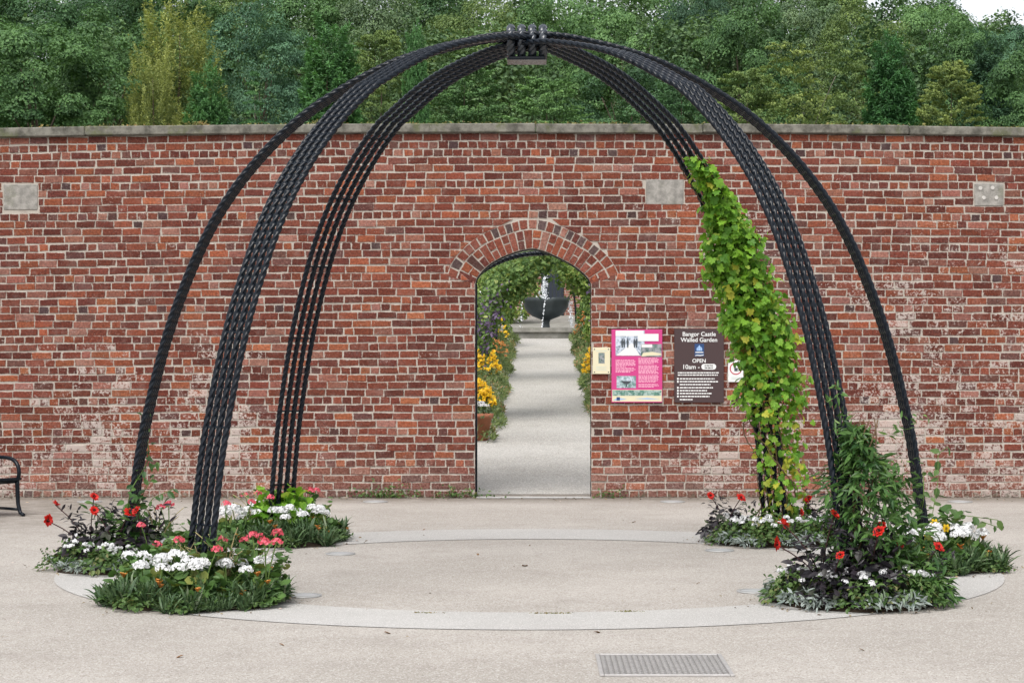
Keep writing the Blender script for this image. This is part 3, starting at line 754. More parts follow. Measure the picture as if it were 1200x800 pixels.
# ------------------------------------------------------------------ ground lights, grate, fallen leaves
def build_ground_bits():
    rt = empty('ground_light', (0, 0, 0), '', 'ground light')
    mb = MB(); mb.lathe([(.125, .0), (.122, .007), (.098, .009), (.096, .006)], k=32); mb.build('rim', M_steel, rt, True)
    mb = MB(); mb.lathe([(.097, .005), (.05, .008), (.0005, .009)], k=32); mb.build('lens', M_glassy, rt, True)
    spots = [(399, 649, 'left far'), (356, 698, 'left near'), (843, 645, 'right far'), (884, 693, 'right near')]
    txt = {'left far': 'round recessed light beside the bed of white geraniums nearest the wall',
           'left near': 'round recessed light half hidden by pink geraniums beside the front left bed',
           'right far': 'round recessed light beside the bed under the lime green climber',
           'right near': 'round recessed light just left of the front bed with red dahlias'}
    first = True
    for px, py, k in spots:
        Y = EYE * F / (py - VY); loc = (X_at(px, Y), Y, .003)
        if first: rt.location = loc; rt['label'] = txt[k]; rt['group'] = 'lights let into the paving inside the ring'; first = False
        else: dup(rt, loc, 0, 1, txt[k], 'lights let into the paving inside the ring')
    for px, d in ((105, 'behind the leftmost arch foot'), (440, 'between rear left bed and doorway'), (788, 'below the brown notice'), (1125, 'behind the rightmost arch foot')):
        dup(rt, (X_at(px, 22.9), 22.9, .003), 0, 1.15, 'round recessed wall washer light at the wall foot ' + d, 'lights let into the ground along the wall')
    # chequer plate cover
    g = empty('drain_cover', (.70, 10.69, .0), 'square grey metal drain cover with a raised tread pattern in the gravel', 'drain cover')
    mb = MB(); mb.box((0, 0, -.002), (.68, .72, .012)); mb.build('plate', M_gratebase, g)
    mb = MB()
    for x in (-.335, .335): mb.box((x, 0, .006), (.022, .74, .012), b=.003)
    for y in (-.36, .36): mb.box((0, y, .006), (.645, .022, .012), b=.003)
    mb.build('rim', M_grate, g)
    mb = MB()
    for i in range(22):
        for j in range(22):
            mb.box((-.31 + i * .0295, -.335 + j * .0319, .006), (.021, .009, .008), rot=Matrix.Rotation(math.radians(45 if (i + j) % 2 else -45), 3, 'Z'))
    mb.build('tread_pattern', M_grate, g)
    rng = random.Random(4); base = None
    for px, py in ((615, 663), (818, 684), (497, 621), (960, 721), (700, 741), (330, 756), (560, 650), (75, 622), (742, 612), (455, 742), (1010, 762), (210, 770)):
        Y = EYE * F / (py - VY); loc = (X_at(px, Y), Y, .012)
        if base is None:
            V, FS, k = scatter(OVATE, np.array([[0, -.04, 0.]]), np.array([[0, .2, 1.]]), .085, np.array([[0, 1., 0]]))
            base = ob('fallen_leaf', mk('fallen_leaf', V * (1, 1, 1.4), FS, M_deadleaf, {'tint': np.full(len(V), .5)}))
            thing(base, 'dry brown fallen leaf lying on the plaza gravel', 'leaf', 'fallen leaves on the plaza'); base.location = loc
        else: dup(base, loc, rng.uniform(0, 6), rng.uniform(.35, .8))
M_grate = simple('galvanised_plate', (.42, .405, .395), .5, .5, .3, .25, 15)
M_gratebase = simple('worn_plate', (.22, .21, .20), .6, .4, .2, .3, 15)
M_deadleaf = leaf_mat('dead_leaf', (.16, .09, .04), (.24, .13, .06), None, .1, .8)
build_ground_bits()

# ------------------------------------------------------------------ flower beds
M_gaz = leaf_mat('gazania_leaf', (.040, .085, .034), (.10, .165, .07), (.20, .25, .15), .15)
M_ger = leaf_mat('geranium_leaf', (.05, .11, .025), (.10, .19, .05), (.22, .24, .06), .2)
M_dark = leaf_mat('dark_dahlia_leaf', (.010, .009, .012), (.028, .022, .028), (.04, .045, .03), .05, .4)
M_shrub = leaf_mat('lance_leaf', (.028, .080, .022), (.09, .185, .045), (.17, .27, .08), .25, .4)
M_silver = leaf_mat('silver_leaf', (.16, .20, .18), (.32, .36, .34), (.12, .18, .08), .1, .8)
M_smallg = leaf_mat('small_green_leaf', (.04, .09, .02), (.10, .17, .045), (.2, .2, .08), .2)
M_hop = leaf_mat('golden_hop_leaf', (.085, .225, .020), (.24, .46, .045), (.40, .54, .09), .38, .5)
M_hopy = leaf_mat('yellowed_hop_leaf', (.30, .36, .03), (.50, .50, .06), (.36, .22, .08), .38, .5)
M_redp = leaf_mat('red_petal', (.50, .012, .010), (.70, .03, .02), None, .2)
M_pinkp = leaf_mat('pink_petal', (.70, .08, .13), (.80, .16, .22), None, .2)
M_orange = leaf_mat('rusty_petal', (.42, .15, .03), (.60, .26, .06), (.30, .12, .05), .2)
M_yellow = leaf_mat('yellow_petal', (.72, .42, .01), (.85, .58, .02), (.70, .30, .01), .2)
M_wp = leaf_mat('white_petals', (.80, .80, .80), (.88, .88, .89), None, .25, .5, False, (1., 1., 1.))
M_purple = leaf_mat('purple_petal', (.09, .055, .14), (.22, .16, .27), None, .2)
M_dkeye = simple('dark_eye', (.03, .015, .01), .8)

def polar(n, r0=0., r1=1.):
    a = R.uniform(0, 2 * np.pi, n); r = np.sqrt(R.uniform(r0 * r0, r1 * r1, n)); return np.stack([r * np.cos(a), r * np.sin(a), np.zeros(n)], -1)
def mound_leaves(tmpl, n, rad, h, size, spread=.7):
    """leaves over a low dome"""
    p = polar(n); rr = np.linalg.norm(p, axis=1); z = h * (1 - .75 * rr ** 2) * R.uniform(.35, 1.05, n)
    P = p * rad; P[:, 2] = z; out = p + (0, 0, .25); nrm = out * .6 + np.array([0, 0, .8]) + R.normal(0, .45, (n, 3))
    up = p + R.normal(0, .5, (n, 3)) + np.array([0, 0, -.1])
    return scatter(tmpl, P, nrm, size * R.uniform(.65, 1.2, n), up)
def head(n, rad, size, mat, flatten=.75, tmpl=KITE):
    d = sph(n); d[:, 2] = np.abs(d[:, 2]) * 1.0 - .15; P = d * rad * (1, 1, flatten)
    return scatter_mesh('flower_head', tmpl, P, d + R.normal(0, .35, (n, 3)), size * R.uniform(.8, 1.2, n), mat)
PROTO = {}
HID = []
def proto(name, build):
    if name not in PROTO:
        o = build(); PROTO[name] = o; HID.append(o)
    return PROTO[name]
def stem_mesh(h, lean, r=.004):
    mb = MB(); t = np.linspace(0, 1, 6); mb.tube(np.stack([lean[0] * t ** 2, lean[1] * t ** 2, h * t], -1), r, k=5)
    return mb
def plant_root(name, cat): return empty(name, (0, 0, -50), '', cat)
def p_gazania(fl):
    def b():
        r = plant_root('gazania_plant', 'plant')
        n = 120; a = R.uniform(0, 2 * np.pi, n); el = R.uniform(.05, 1.3, n)
        up = np.stack([np.cos(a) * np.cos(el), np.sin(a) * np.cos(el), np.sin(el)], -1); nr = np.stack([-np.cos(a) * np.sin(el), -np.sin(a) * np.sin(el), np.cos(el)], -1)
        ob('foliage', scatter_mesh('foliage', BLADE, polar(n) * .06 + np.array([0, 0, 1]) * R.uniform(0, .04, (n, 1)), nr + R.normal(0, .3, (n, 3)), R.uniform(.07, .17, n), M_gaz, up), r)
        for k in range(fl):
            aa = R.uniform(0, 6.28); q = np.array([math.cos(aa) * .06, math.sin(aa) * .06, R.uniform(.11, .17)])
            m = 11; th = np.arange(m) / m * 6.28; u = np.stack([np.cos(th), np.sin(th), np.full(m, .9)], -1)
            ob('flower_head', scatter_mesh('flower_head', PETAL, np.repeat(q[None], m, 0), np.stack([-np.cos(th), -np.sin(th), np.full(m, .9)], -1), R.uniform(.026, .042, m), M_orange, u), r)
        return r
    return proto('gaz%d' % fl, b)
def p_geranium(kind, nh, tall):
    mat = {'w': M_wp, 'p': M_pinkp}[kind]
    def b():
        r = plant_root('geranium_plant', 'plant')
        V, FS, k = mound_leaves(ROUNDL, 60, .13, .16, .065)
        ob('foliage', mk('foliage', V, FS, M_ger, {'tint': np.repeat(R.random(60), k)}), r)
        for q in range(nh):
            a = R.uniform(0, 6.28) + q * 2.1; d = R.uniform(.03, .135); h = (R.uniform(.26, .38) if tall else R.uniform(.165, .25))
            lean = (math.cos(a) * d * (1.3 if tall else 1), math.sin(a) * d * (1.3 if tall else 1))
            s = stem_mesh(h, lean).build('flower_stem', M_stem, r, True)
            o = ob('flower_head', head(60 if not tall else 30, .046 if not tall else .034, .027 if not tall else .026, mat, .85), s); o.location = (lean[0], lean[1], h)
        return r
    return proto('ger%s%d%d' % (kind, nh, tall), b)
def dahlia_flower(mat, size):
    parts = []
    for ring_, (m, el, sc) in enumerate(((9, .25, 1.), (8, .6, .85))):
        th = np.arange(m) / m * 6.28 + ring_ * .35
        u = np.stack([np.cos(th) * math.cos(el), np.sin(th) * math.cos(el), np.full(m, math.sin(el))], -1); nr = np.stack([-np.cos(th) * math.sin(el), -np.sin(th) * math.sin(el), np.full(m, math.cos(el))], -1)
        V, FS, k = scatter(PETAL, np.zeros((m, 3)) + u * .006, nr + R.normal(0, .12, (m, 3)), size * sc * R.uniform(.9, 1.1, m), u); parts.append((V, FS, np.repeat(R.random(m), k), 0))
    V, FS, k = scatter(KITE, sph(20) * .010 + (0, 0, .014), sph(20), .012); parts.append((V, FS, R.random(len(V)), 1))
    return join(parts, 'flower', [mat, M_dkeye])
def p_dahlia(seed, spots, flat_=.9):
    """spots: (dx, dy, h, tilt az)"""
    def b():
        r = plant_root('dahlia_plant', 'plant')
        V, FS, k = mound_leaves(OVATE, 190, .24, .30, .085)
        parts = [(V, FS, np.repeat(R.random(190), k), 0)]
        for _ in range(9):
            a = R.uniform(0, 6.28); L = R.uniform(.18, .33); t = np.linspace(.3, 1, 9); q = np.stack([np.cos(a) * L * t, np.sin(a) * L * t, .18 + .24 * t * R.uniform(.5, 1.3)], -1)
            V, FS, k = scatter(LANCE, q, R.normal(0, .6, (9, 3)) + (0, 0, 1), R.uniform(.05, .085, 9)); parts.append((V, FS, np.repeat(R.random(9), k), 0))
        ob('foliage', join(parts, 'foliage', [M_dark]), r)
        for dx, dy, h, az in spots:
            s = stem_mesh(h, (dx, dy), .0045).build('flower_stem', M_darkstem, r, True)
            o = ob('flower', dahlia_flower(M_redp, R.uniform(.036, .050)), s); o.location = (dx, dy, h)
            o.rotation_euler = (math.radians(R.uniform(25, 95)), R.uniform(-.7, .7), az + R.uniform(-.5, .5))
        return r
    return proto('dah%d' % seed, b)
M_darkstem = simple('dark_stem', (.05, .02, .02), .7)
def p_silver():
    def b():
        r = plant_root('silver_foliage_plant', 'plant')
        n = 130; p = polar(n); P = p * .12; P[:, 2] = .085 * (1 - .6 * (p ** 2).sum(1)) * R.uniform(.4, 1.1, n)
        ob('foliage', scatter_mesh('foliage', LANCE, P, p * .5 + (0, 0, .8) + R.normal(0, .6, (n, 3)), R.uniform(.035, .07, n), M_silver, p + R.normal(0, .6, (n, 3))), r)
        return r
    return proto('silver', b)
def p_bacopa():
    def b():
        r = plant_root('small_white_flower_plant', 'plant')
        V, FS, k = mound_leaves(OVATE, 170, .14, .15, .04)
        ob('foliage', mk('foliage', V, FS, M_smallg, {'tint': np.repeat(R.random(170), k)}), r)
        for q in range(7):
            p = polar(1)[0] * .12; o = ob('flower_head', head(14, .02, .026, M_wp), r); o.location = (p[0], p[1], .15 - 2.2 * (p[0] ** 2 + p[1] ** 2) + R.uniform(0, .03))
        return r
    return proto('bacopa', b)
def p_leafy(mat, key, tm, n, rad, h, size):
    def b():
        r = plant_root('leafy_plant', 'plant')
        V, FS, k = mound_leaves(tm, n, rad, h, size); parts = [(V, FS, np.repeat(R.random(n), k), 0)]
        for _ in range(6):
            a = R.uniform(0, 6.28); t = np.linspace(.4, 1, 7); L = rad * R.uniform(.5, 1.2); q = np.stack([np.cos(a) * L * t, np.sin(a) * L * t, h * t * R.uniform(.9, 1.35)], -1)
            V, FS, k = scatter(tm, q, R.normal(0, .7, (7, 3)) + (0, 0, .8), size * R.uniform(.6, 1, 7)); parts.append((V, FS, np.repeat(R.random(7), k), 0))
        ob('foliage', join(parts, 'foliage', [mat]), r); return r
    return proto(key, b)

def foot(az, side): p = arch_pt(az, side, 0); return np.array([p[0], p[1]])
A47 = math.radians(45)
BEDS = {'A': (foot(0, -1), 'leftmost arch foot'), 'B': (foot(A47, -1), 'front left arch foot'), 'C': (foot(-A47, -1), 'rear left arch foot'),
        'D': (foot(A47, 1), 'rear right arch foot'), 'E': (foot(-A47, 1), 'front right arch foot'), 'F': (foot(0, 1), 'rightmost arch foot')}
BR = .585
for k, (c, wh) in BEDS.items():
    n = 40; th = np.arange(n) / n * 2 * np.pi; rr = BR * (1 + .05 * np.sin(3 * th + ord(k)) + .03 * np.sin(7 * th)) * .93
    V = [(c[0] + q * r * math.cos(t), c[1] + q * r * math.sin(t), z) for q, z in ((1, .003), (.9, .035), (.5, .075)) for t, r in zip(th, rr)] + [(c[0], c[1], .085)]
    i = np.arange(n); i2 = (i + 1) % n
    struct(ob('flower_bed', mk('flower_bed', np.array(V), [np.concatenate([np.stack([a * n + i, a * n + i2, (a + 1) * n + i2, (a + 1) * n + i], -1) for a in (0, 1)]), np.stack([2 * n + i, 2 * n + i2, np.full(n, 3 * n)], -1)], M_soil, smooth=True)))
def soilz(q): return .003 + .08 * max(0., 1 - (np.hypot(*q) / BR) ** 2)
def put(bed, o, dx, dy, label, group, sc=1., rz=None):
    c = BEDS[bed][0]
    return dup(o, (c[0] + dx, c[1] + dy, soilz((dx, dy)) - .004), R.uniform(0, 6.28) if rz is None else rz, sc, label, group)
def p_fill():
    def b():
        r = plant_root('trailing_plant', 'plant')
        V, FS, k = mound_leaves(OVATE, 190, .15, .12, .042); parts = [(V, FS, np.repeat(R.random(190), k), 0)]
        for _ in range(8):
            a = R.uniform(0, 6.28); t = np.linspace(.3, 1, 7); q = np.stack([np.cos(a) * .22 * t, np.sin(a) * .22 * t, .10 - .07 * t + R.normal(0, .012, 7)], -1)
            V, FS, k = scatter(OVATE, q, R.normal(0, .6, (7, 3)) + (0, 0, .8), R.uniform(.025, .045, 7)); parts.append((V, FS, np.repeat(R.random(7), k), 0))
        ob('foliage', join(parts, 'foliage', [M_smallg]), r); return r
    return proto('fill', b)
# edging of gazanias: outer ring of tufts
for bed in 'BCF':
    wh = BEDS[bed][1]; cnt = 28
    for i in range(cnt):
        a = i / cnt * 2 * math.pi + R.uniform(-.12, .12); rr = BR * R.uniform(.78, 1.03)
        put(bed, p_gazania([0, 1, 0, 0, 2][i % 5]), rr * math.cos(a), rr * math.sin(a), 'dark green gazania tuft edging the bed round the ' + wh, 'gazanias edging the bed round the ' + wh, R.uniform(.6, 1.2))
    for i in range(13):
        a = i / 13 * 2 * math.pi + R.uniform(-.1, .1) + .1; rr = BR * R.uniform(.62, .74)
        put(bed, p_gazania([1, 0, 0][i % 3]), rr * math.cos(a), rr * math.sin(a), 'dark green gazania tuft edging the bed round the ' + wh, 'gazanias edging the bed round the ' + wh, R.uniform(.9, 1.2))
for bed in 'BCF':
    for i in range(9):
        a = i / 9 * 6.28 + R.uniform(-.2, .2); rr = BR * R.uniform(.72, .92)
        put(bed, p_fill(), rr * math.cos(a), rr * math.sin(a), 'low trailing green plant between the gazanias round the ' + BEDS[bed][1], 'trailing green plants round the ' + BEDS[bed][1], R.uniform(.7, 1.05))
WG = {'B': [(-.33, -.16, 2), (-.2, -.28, 3), (-.04, -.30, 3), (.1, -.32, 3), (.22, -.22, 3), (.3, -.1, 2), (-.36, .05, 2), (.36, .1, 2), (-.12, -.16, 2)],
      'C': [(-.46, -.05, 3), (-.36, -.2, 3), (-.38, .12, 3), (-.24, -.12, 3), (-.13, -.22, 2), (.02, -.25, 3), (.14, -.22, 3), (.26, -.10, 3), (.36, .02, 3), (.25, .1, 3), (-.25, .15, 3)],
      'F': [(-.2, -.25, 3), (-.08, -.33, 3), (.04, -.25, 3), (.16, -.17, 3), (.26, -.05, 3), (.34, -.12, 3), (.38, .07, 3), (.22, .12, 3), (.1, -.35, 2), (-.32, -.15, 2)]}
for bed, L in WG.items():
    wh = BEDS[bed][1]
    for dx, dy, nh in L: put(bed, p_geranium('w', nh, 0), dx, dy, 'white geranium with round flower heads in the bed round the ' + wh, 'white geraniums in the bed round the ' + wh, R.uniform(.95, 1.2))
PG = {'B': [(-.2, -.05, 1), (.40, -.08, 2), (.48, -.2, 2), (.33, .22, 2), (.16, .36, 1), (.1, -.38, 1), (-.26, .3, 1)], 'C': [(-.3, .3, 2), (.22, .3, 2), (-.28, -.32, 1), (-.02, -.1, 1), (-.44, -.3, 1)], 'A': [(.3, .1, 2), (.22, -.3, 1)]}
for bed, L in PG.items():
    wh = BEDS[bed][1]
    for dx, dy, nh in L: put(bed, p_geranium('p', nh, 1), dx, dy, 'tall pink geranium among the plants of the bed round the ' + wh, 'pink geraniums in the bed round the ' + wh, R.uniform(.95, 1.15))
p_ger_leaf = p_leafy(M_ger, 'gerleaf', ROUNDL, 90, .17, .26, .075)
p_lime = p_leafy(M_hop, 'limeleaf', LOBED, 60, .15, .32, .10)
p_lance = p_leafy(M_shrub, 'lanceleaf', LANCE, 190, .22, .30, .12)
p_small = p_leafy(M_smallg, 'smallleaf', OVATE, 170, .16, .17, .045)
for bed, L in {'B': [(-.15, .15), (.15, .1), (0, .28), (-.3, .25), (.25, .28), (-.42, .1), (.45, -.05), (-.48, -.12), (.02, -.2)], 'C': [(-.2, .32), (.3, .25), (.05, .36)], 'F': [(-.05, .05), (.05, .3), (-.25, .1), (.15, 0)], 'A': [(.4, .05), (.15, .35)]}.items():
    for dx, dy in L: put(bed, p_ger_leaf, dx, dy, 'straggling green geranium leaves without flowers in the bed round the ' + BEDS[bed][1], 'leafy geraniums in the bed round the ' + BEDS[bed][1], R.uniform(.8, 1.2))
for dx, dy in ((-.08, -.06), (.1, -.04), (.04, .12), (.2, .05)): put('C', p_lime, dx, dy, 'lime green lobed leaves of a young climber round the rear left arch foot', 'young lime climbers at the rear left foot', R.uniform(.85, 1.15))
def p_straw():
    def b():
        r = plant_root('dried_stalks', 'plant'); mb = MB(); parts = []
        for _ in range(22):
            a = R.uniform(0, 6.28); L = R.uniform(.05, .26); h = R.uniform(.2, .46); t = np.linspace(0, 1, 6)
            q = np.stack([np.cos(a) * L * t ** 1.4, np.sin(a) * L * t ** 1.4, h * t - .1 * t ** 3], -1); mb.tube(q, .0028, k=4)
            V, FS, k = scatter(OVATE, q[2:], R.normal(0, .6, (4, 3)) + (0, 0, .5), R.uniform(.02, .05, 4)); parts.append((V, FS, np.repeat(R.random(4), k), 0))
        mb.build('stalks', M_straw, r, True); ob('foliage', join(parts, 'foliage', [M_smallg]), r); return r
    return proto('straw', b)
M_straw = simple('straw_stalk', (.36, .30, .15), .8, .2, 0, .3, 30)
for bed, L in {'B': [(.02, -.04), (.18, .02), (-.12, .08)], 'C': [(-.2, .12), (.12, .2)], 'A': [(.2, .1)]}.items():
    for dx, dy in L: put(bed, p_straw(), dx, dy, 'dried straw coloured stalks among the flowers round the ' + BEDS[bed][1], 'dried stalks round the ' + BEDS[bed][1], R.uniform(.85, 1.15))
# dark dahlias
D1 = p_dahlia(1, [(-.16, -.1, .42, .2), (.14, -.12, .40, -.1)]); D2 = p_dahlia(2, [(.02, -.2, .40, 0)]); D3 = p_dahlia(3, [(-.26, -.04, .44, .9), (-.32, -.06, .32, 1.0), (.05, -.12, .5, .1)])
for bed, L in {'A': [(D3, -.3, 0.0, 1.), (D2, .13, -.12, 1.), (D1, -.08, -.1, .92)], 'E': [(D2, .07, -.2, 1.1), (D3, -.22, -.02, 1.05), (D2, -.2, -.34, .8), (D1, .42, -.02, .85), (D2, .1, .05, 1.1)], 'D': [(D1, -.42, .05, .9), (D2, .3, .12, .85), (D3, .45, -.15, .8)]}.items():
    for o, dx, dy, sc in L: put(bed, o, dx, dy, 'dark leaved dahlia with red flowers in the bed round the ' + BEDS[bed][1], 'dahlias in the bed round the ' + BEDS[bed][1], sc, R.uniform(-.15, .15))
for bed in 'ADE':
    wh = BEDS[bed][1]
    for i in range(18):
        a = i / 18 * 2 * math.pi + R.uniform(-.1, .1); rr = BR * R.uniform(.84, .97); q = (rr * math.cos(a), rr * math.sin(a))
        if i % 3 != 1: put(bed, p_silver(), *q, 'silver leaved edging plant of the bed round the ' + wh, 'silver edging plants of the bed round the ' + wh, R.uniform(.9, 1.25))
        else: put(bed, p_small, *q, 'low green leafy edging plant of the bed round the ' + wh, 'green edging plants of the bed round the ' + wh, R.uniform(.8, 1.1))
    for i in range(13):
        a = i / 13 * 2 * math.pi + R.uniform(-.1, .1); rr = BR * R.uniform(.58, .75); q = (rr * math.cos(a), rr * math.sin(a))
        put(bed, p_bacopa() if i % 4 != 3 else p_small, *q, 'small white flowered plant in the bed round the ' + wh if i % 4 != 3 else 'low green leafy edging plant of the bed round the ' + wh,
            ('small white flowers in the bed round the ' if i % 4 != 3 else 'green edging plants of the bed round the ') + wh, R.uniform(.9, 1.25))
for dx, dy, sc in ((.0, .0, 1.05), (.1, -.06, .9), (-.1, .05, .95)): put('A', p_lance, dx, dy, 'green lance leaved plant round the leftmost arch foot', 'lance leaved plants at the leftmost foot', sc)
for dx, dy, sc in ((.22, -.05, 1.15), (.36, .12, 1.1), (.12, .12, 1.), (.45, -.2, .8), (0, .3, 1.)): put('E', p_lance, dx, dy, 'green lance leaved plant below the leafy bush of the front right bed', 'lance leaved plants in the front right bed', sc)
for dx, dy in ((-.1, -.1), (.2, .05)): put('D', p_small, dx, dy, 'low green leafy edging plant of the bed round the rear right arch foot', 'green edging plants of the bed round the rear right arch foot', 1.3)

def weeds():
    for px, lab, n in ((452, 'dark green weed clump growing at the wall foot left of the doorway', 260), (540, 'low mossy weed tuft at the wall foot by the left door jamb', 140), (715, 'small weed tuft at the wall foot by the right door jamb', 60)):
        r = empty('wall_weed', (X_at(px, 23.53), 23.53, 0), lab, 'weed'); w_ = .2 if n > 100 else .1
        P = np.stack([R.normal(0, w_, n), R.uniform(-.04, .04, n), np.abs(R.normal(0, .05 if n < 200 else .075, n)) + .005], -1)
        ob('foliage', scatter_mesh('foliage', OVATE, P, R.normal(0, .6, (n, 3)) + (0, -.4, .6), R.uniform(.02, .05, n), M_smallg), r)
    base = None
    for px, py in ((500, 718.5), (655, 719), (640, 719), (735, 717)):
        Y = EYE * F / (py - VY)
        n = 60; P = np.stack([R.normal(0, .045, n), R.normal(0, .012, n), R.uniform(.0, .006, n)], -1)
        o = ob('moss_tuft', scatter_mesh('moss_tuft', KITE, P, R.normal(0, .6, (n, 3)) + (0, 0, .6), R.uniform(.006, .016, n), M_moss)); o.location = (X_at(px, Y), Y, .004)
        thing(o, 'little yellow green moss tuft in the joint of the paved ring', 'moss', 'moss tufts along the paved ring')
weeds()
def litter():
    P, S_, T = [], [], []
    for c, _ in BEDS.values():
        n = 75; a = R.uniform(0, 6.28, n); r = BR + np.abs(R.normal(0, .14, n)); P.append(np.stack([c[0] + r * np.cos(a), c[1] + r * np.sin(a), np.full(n, .009)], -1)); S_.append(R.uniform(.010, .034, n)); T.append(R.random(n))
    n = 260; P.append(np.stack([R.uniform(-6.2, 6.2, n), 23.5 - np.abs(R.normal(0, .22, n)), np.full(n, .008)], -1)); S_.append(R.uniform(.012, .04, n)); T.append(R.random(n))
    n = 90; P.append(np.stack([R.uniform(-5, 5, n), R.uniform(10.2, 22.5, n), np.full(n, .009)], -1)); S_.append(R.uniform(.008, .024, n)); T.append(R.random(n))
    P = np.concatenate(P); n = len(P)
    struct(ob('leaf_litter', scatter_mesh('leaf_litter', KITE, P, R.normal(0, .25, (n, 3)) + (0, 0, 1), np.concatenate(S_), M_litter, None, np.concatenate(T))), 'scraps of dead leaf and petal scattered over the gravel', 'stuff')
M_litter = leaf_mat('dead_scraps', (.09, .06, .035), (.26, .20, .11), (.55, .45, .42), .05, .9)
litter()

# jasmine-like bush climbing the front right foot
def leafy_bush():
    c = BEDS['E'][0]; rt = empty('climbing_bush', (c[0], c[1], 0), 'dark green lance leaved bush climbing the front right arch foot', 'bush')
    n = 1500; t = R.random(n) ** .8; z = .25 + t * .88
    wdt = np.interp(z, [.2, .42, .65, .82, .95, 1.13], [.27, .35, .34, .26, .13, .05]) * R.uniform(.75, 1.15, n); a = R.uniform(0, 6.28, n); r = np.sqrt(R.uniform(.12, 1, n)) * wdt
    cxx = np.interp(z, [.2, .6, 1.25], [.14, .13, -.02])
    P = np.stack([cxx + r * np.cos(a) * (1 + .3 * np.sin(z * 17 + 2 * a)), r * np.sin(a) * .8 + .0, z + .06 * np.sin(a * 3)], -1)
    up = np.stack([np.cos(a), np.sin(a), R.normal(-.15, .6, n)], -1) + R.normal(0, .6, (n, 3))
    nr = np.stack([np.cos(a) * .5, np.sin(a) * .5, np.full(n, .9)], -1) + R.normal(0, .6, (n, 3))
    parts = [(lambda q: (q[0], q[1], np.repeat(R.random(n) * .95, q[2]), 0))(scatter(LANCE, P, nr, R.uniform(.06, .125, n), up))]
    for _ in range(16):                                  # loose shoots
        a0 = R.uniform(0, 6.28); z0 = R.uniform(.5, 1.15); L = R.uniform(.15, .34); s = np.linspace(.2, 1, 9)
        q = np.stack([.1 + np.cos(a0) * L * s + .1 * np.cos(a0), np.sin(a0) * (L * s + .1), z0 + .2 * s - .1 * s ** 2], -1); q += R.normal(0, .012, q.shape)
        V, FS, k = scatter(LANCE, q, R.normal(0, .6, (9, 3)) + (0, 0, .6), R.uniform(.04, .075, 9)); parts.append((V, FS, np.repeat(R.uniform(.5, 1, 9), k), 0))
    s = np.linspace(0, 1, 40); q = np.stack([-.02 + .05 * np.cos(s * 20) - s * .12, .05 * np.sin(s * 20), .9 + s * .55], -1)
    V, FS, k = scatter(LANCE, np.repeat(q, 2, 0), R.normal(0, .8, (80, 3)), R.uniform(.04, .08, 80)); parts.append((V, FS, np.repeat(R.uniform(.4, 1, 80), k), 0))
    ob('foliage', join(parts, 'foliage', [M_shrub]), rt)
    mb = MB()
    for k in range(5):
        a0 = k * 1.3; s = np.linspace(0, 1, 30); mb.tube(np.stack([.1 * s + .06 * np.cos(a0 + s * 7), .06 * np.sin(a0 + s * 7), .02 + s * 1.2], -1), .005, k=5)
    mb.build('stems', M_twig, rt, True)
leafy_bush()

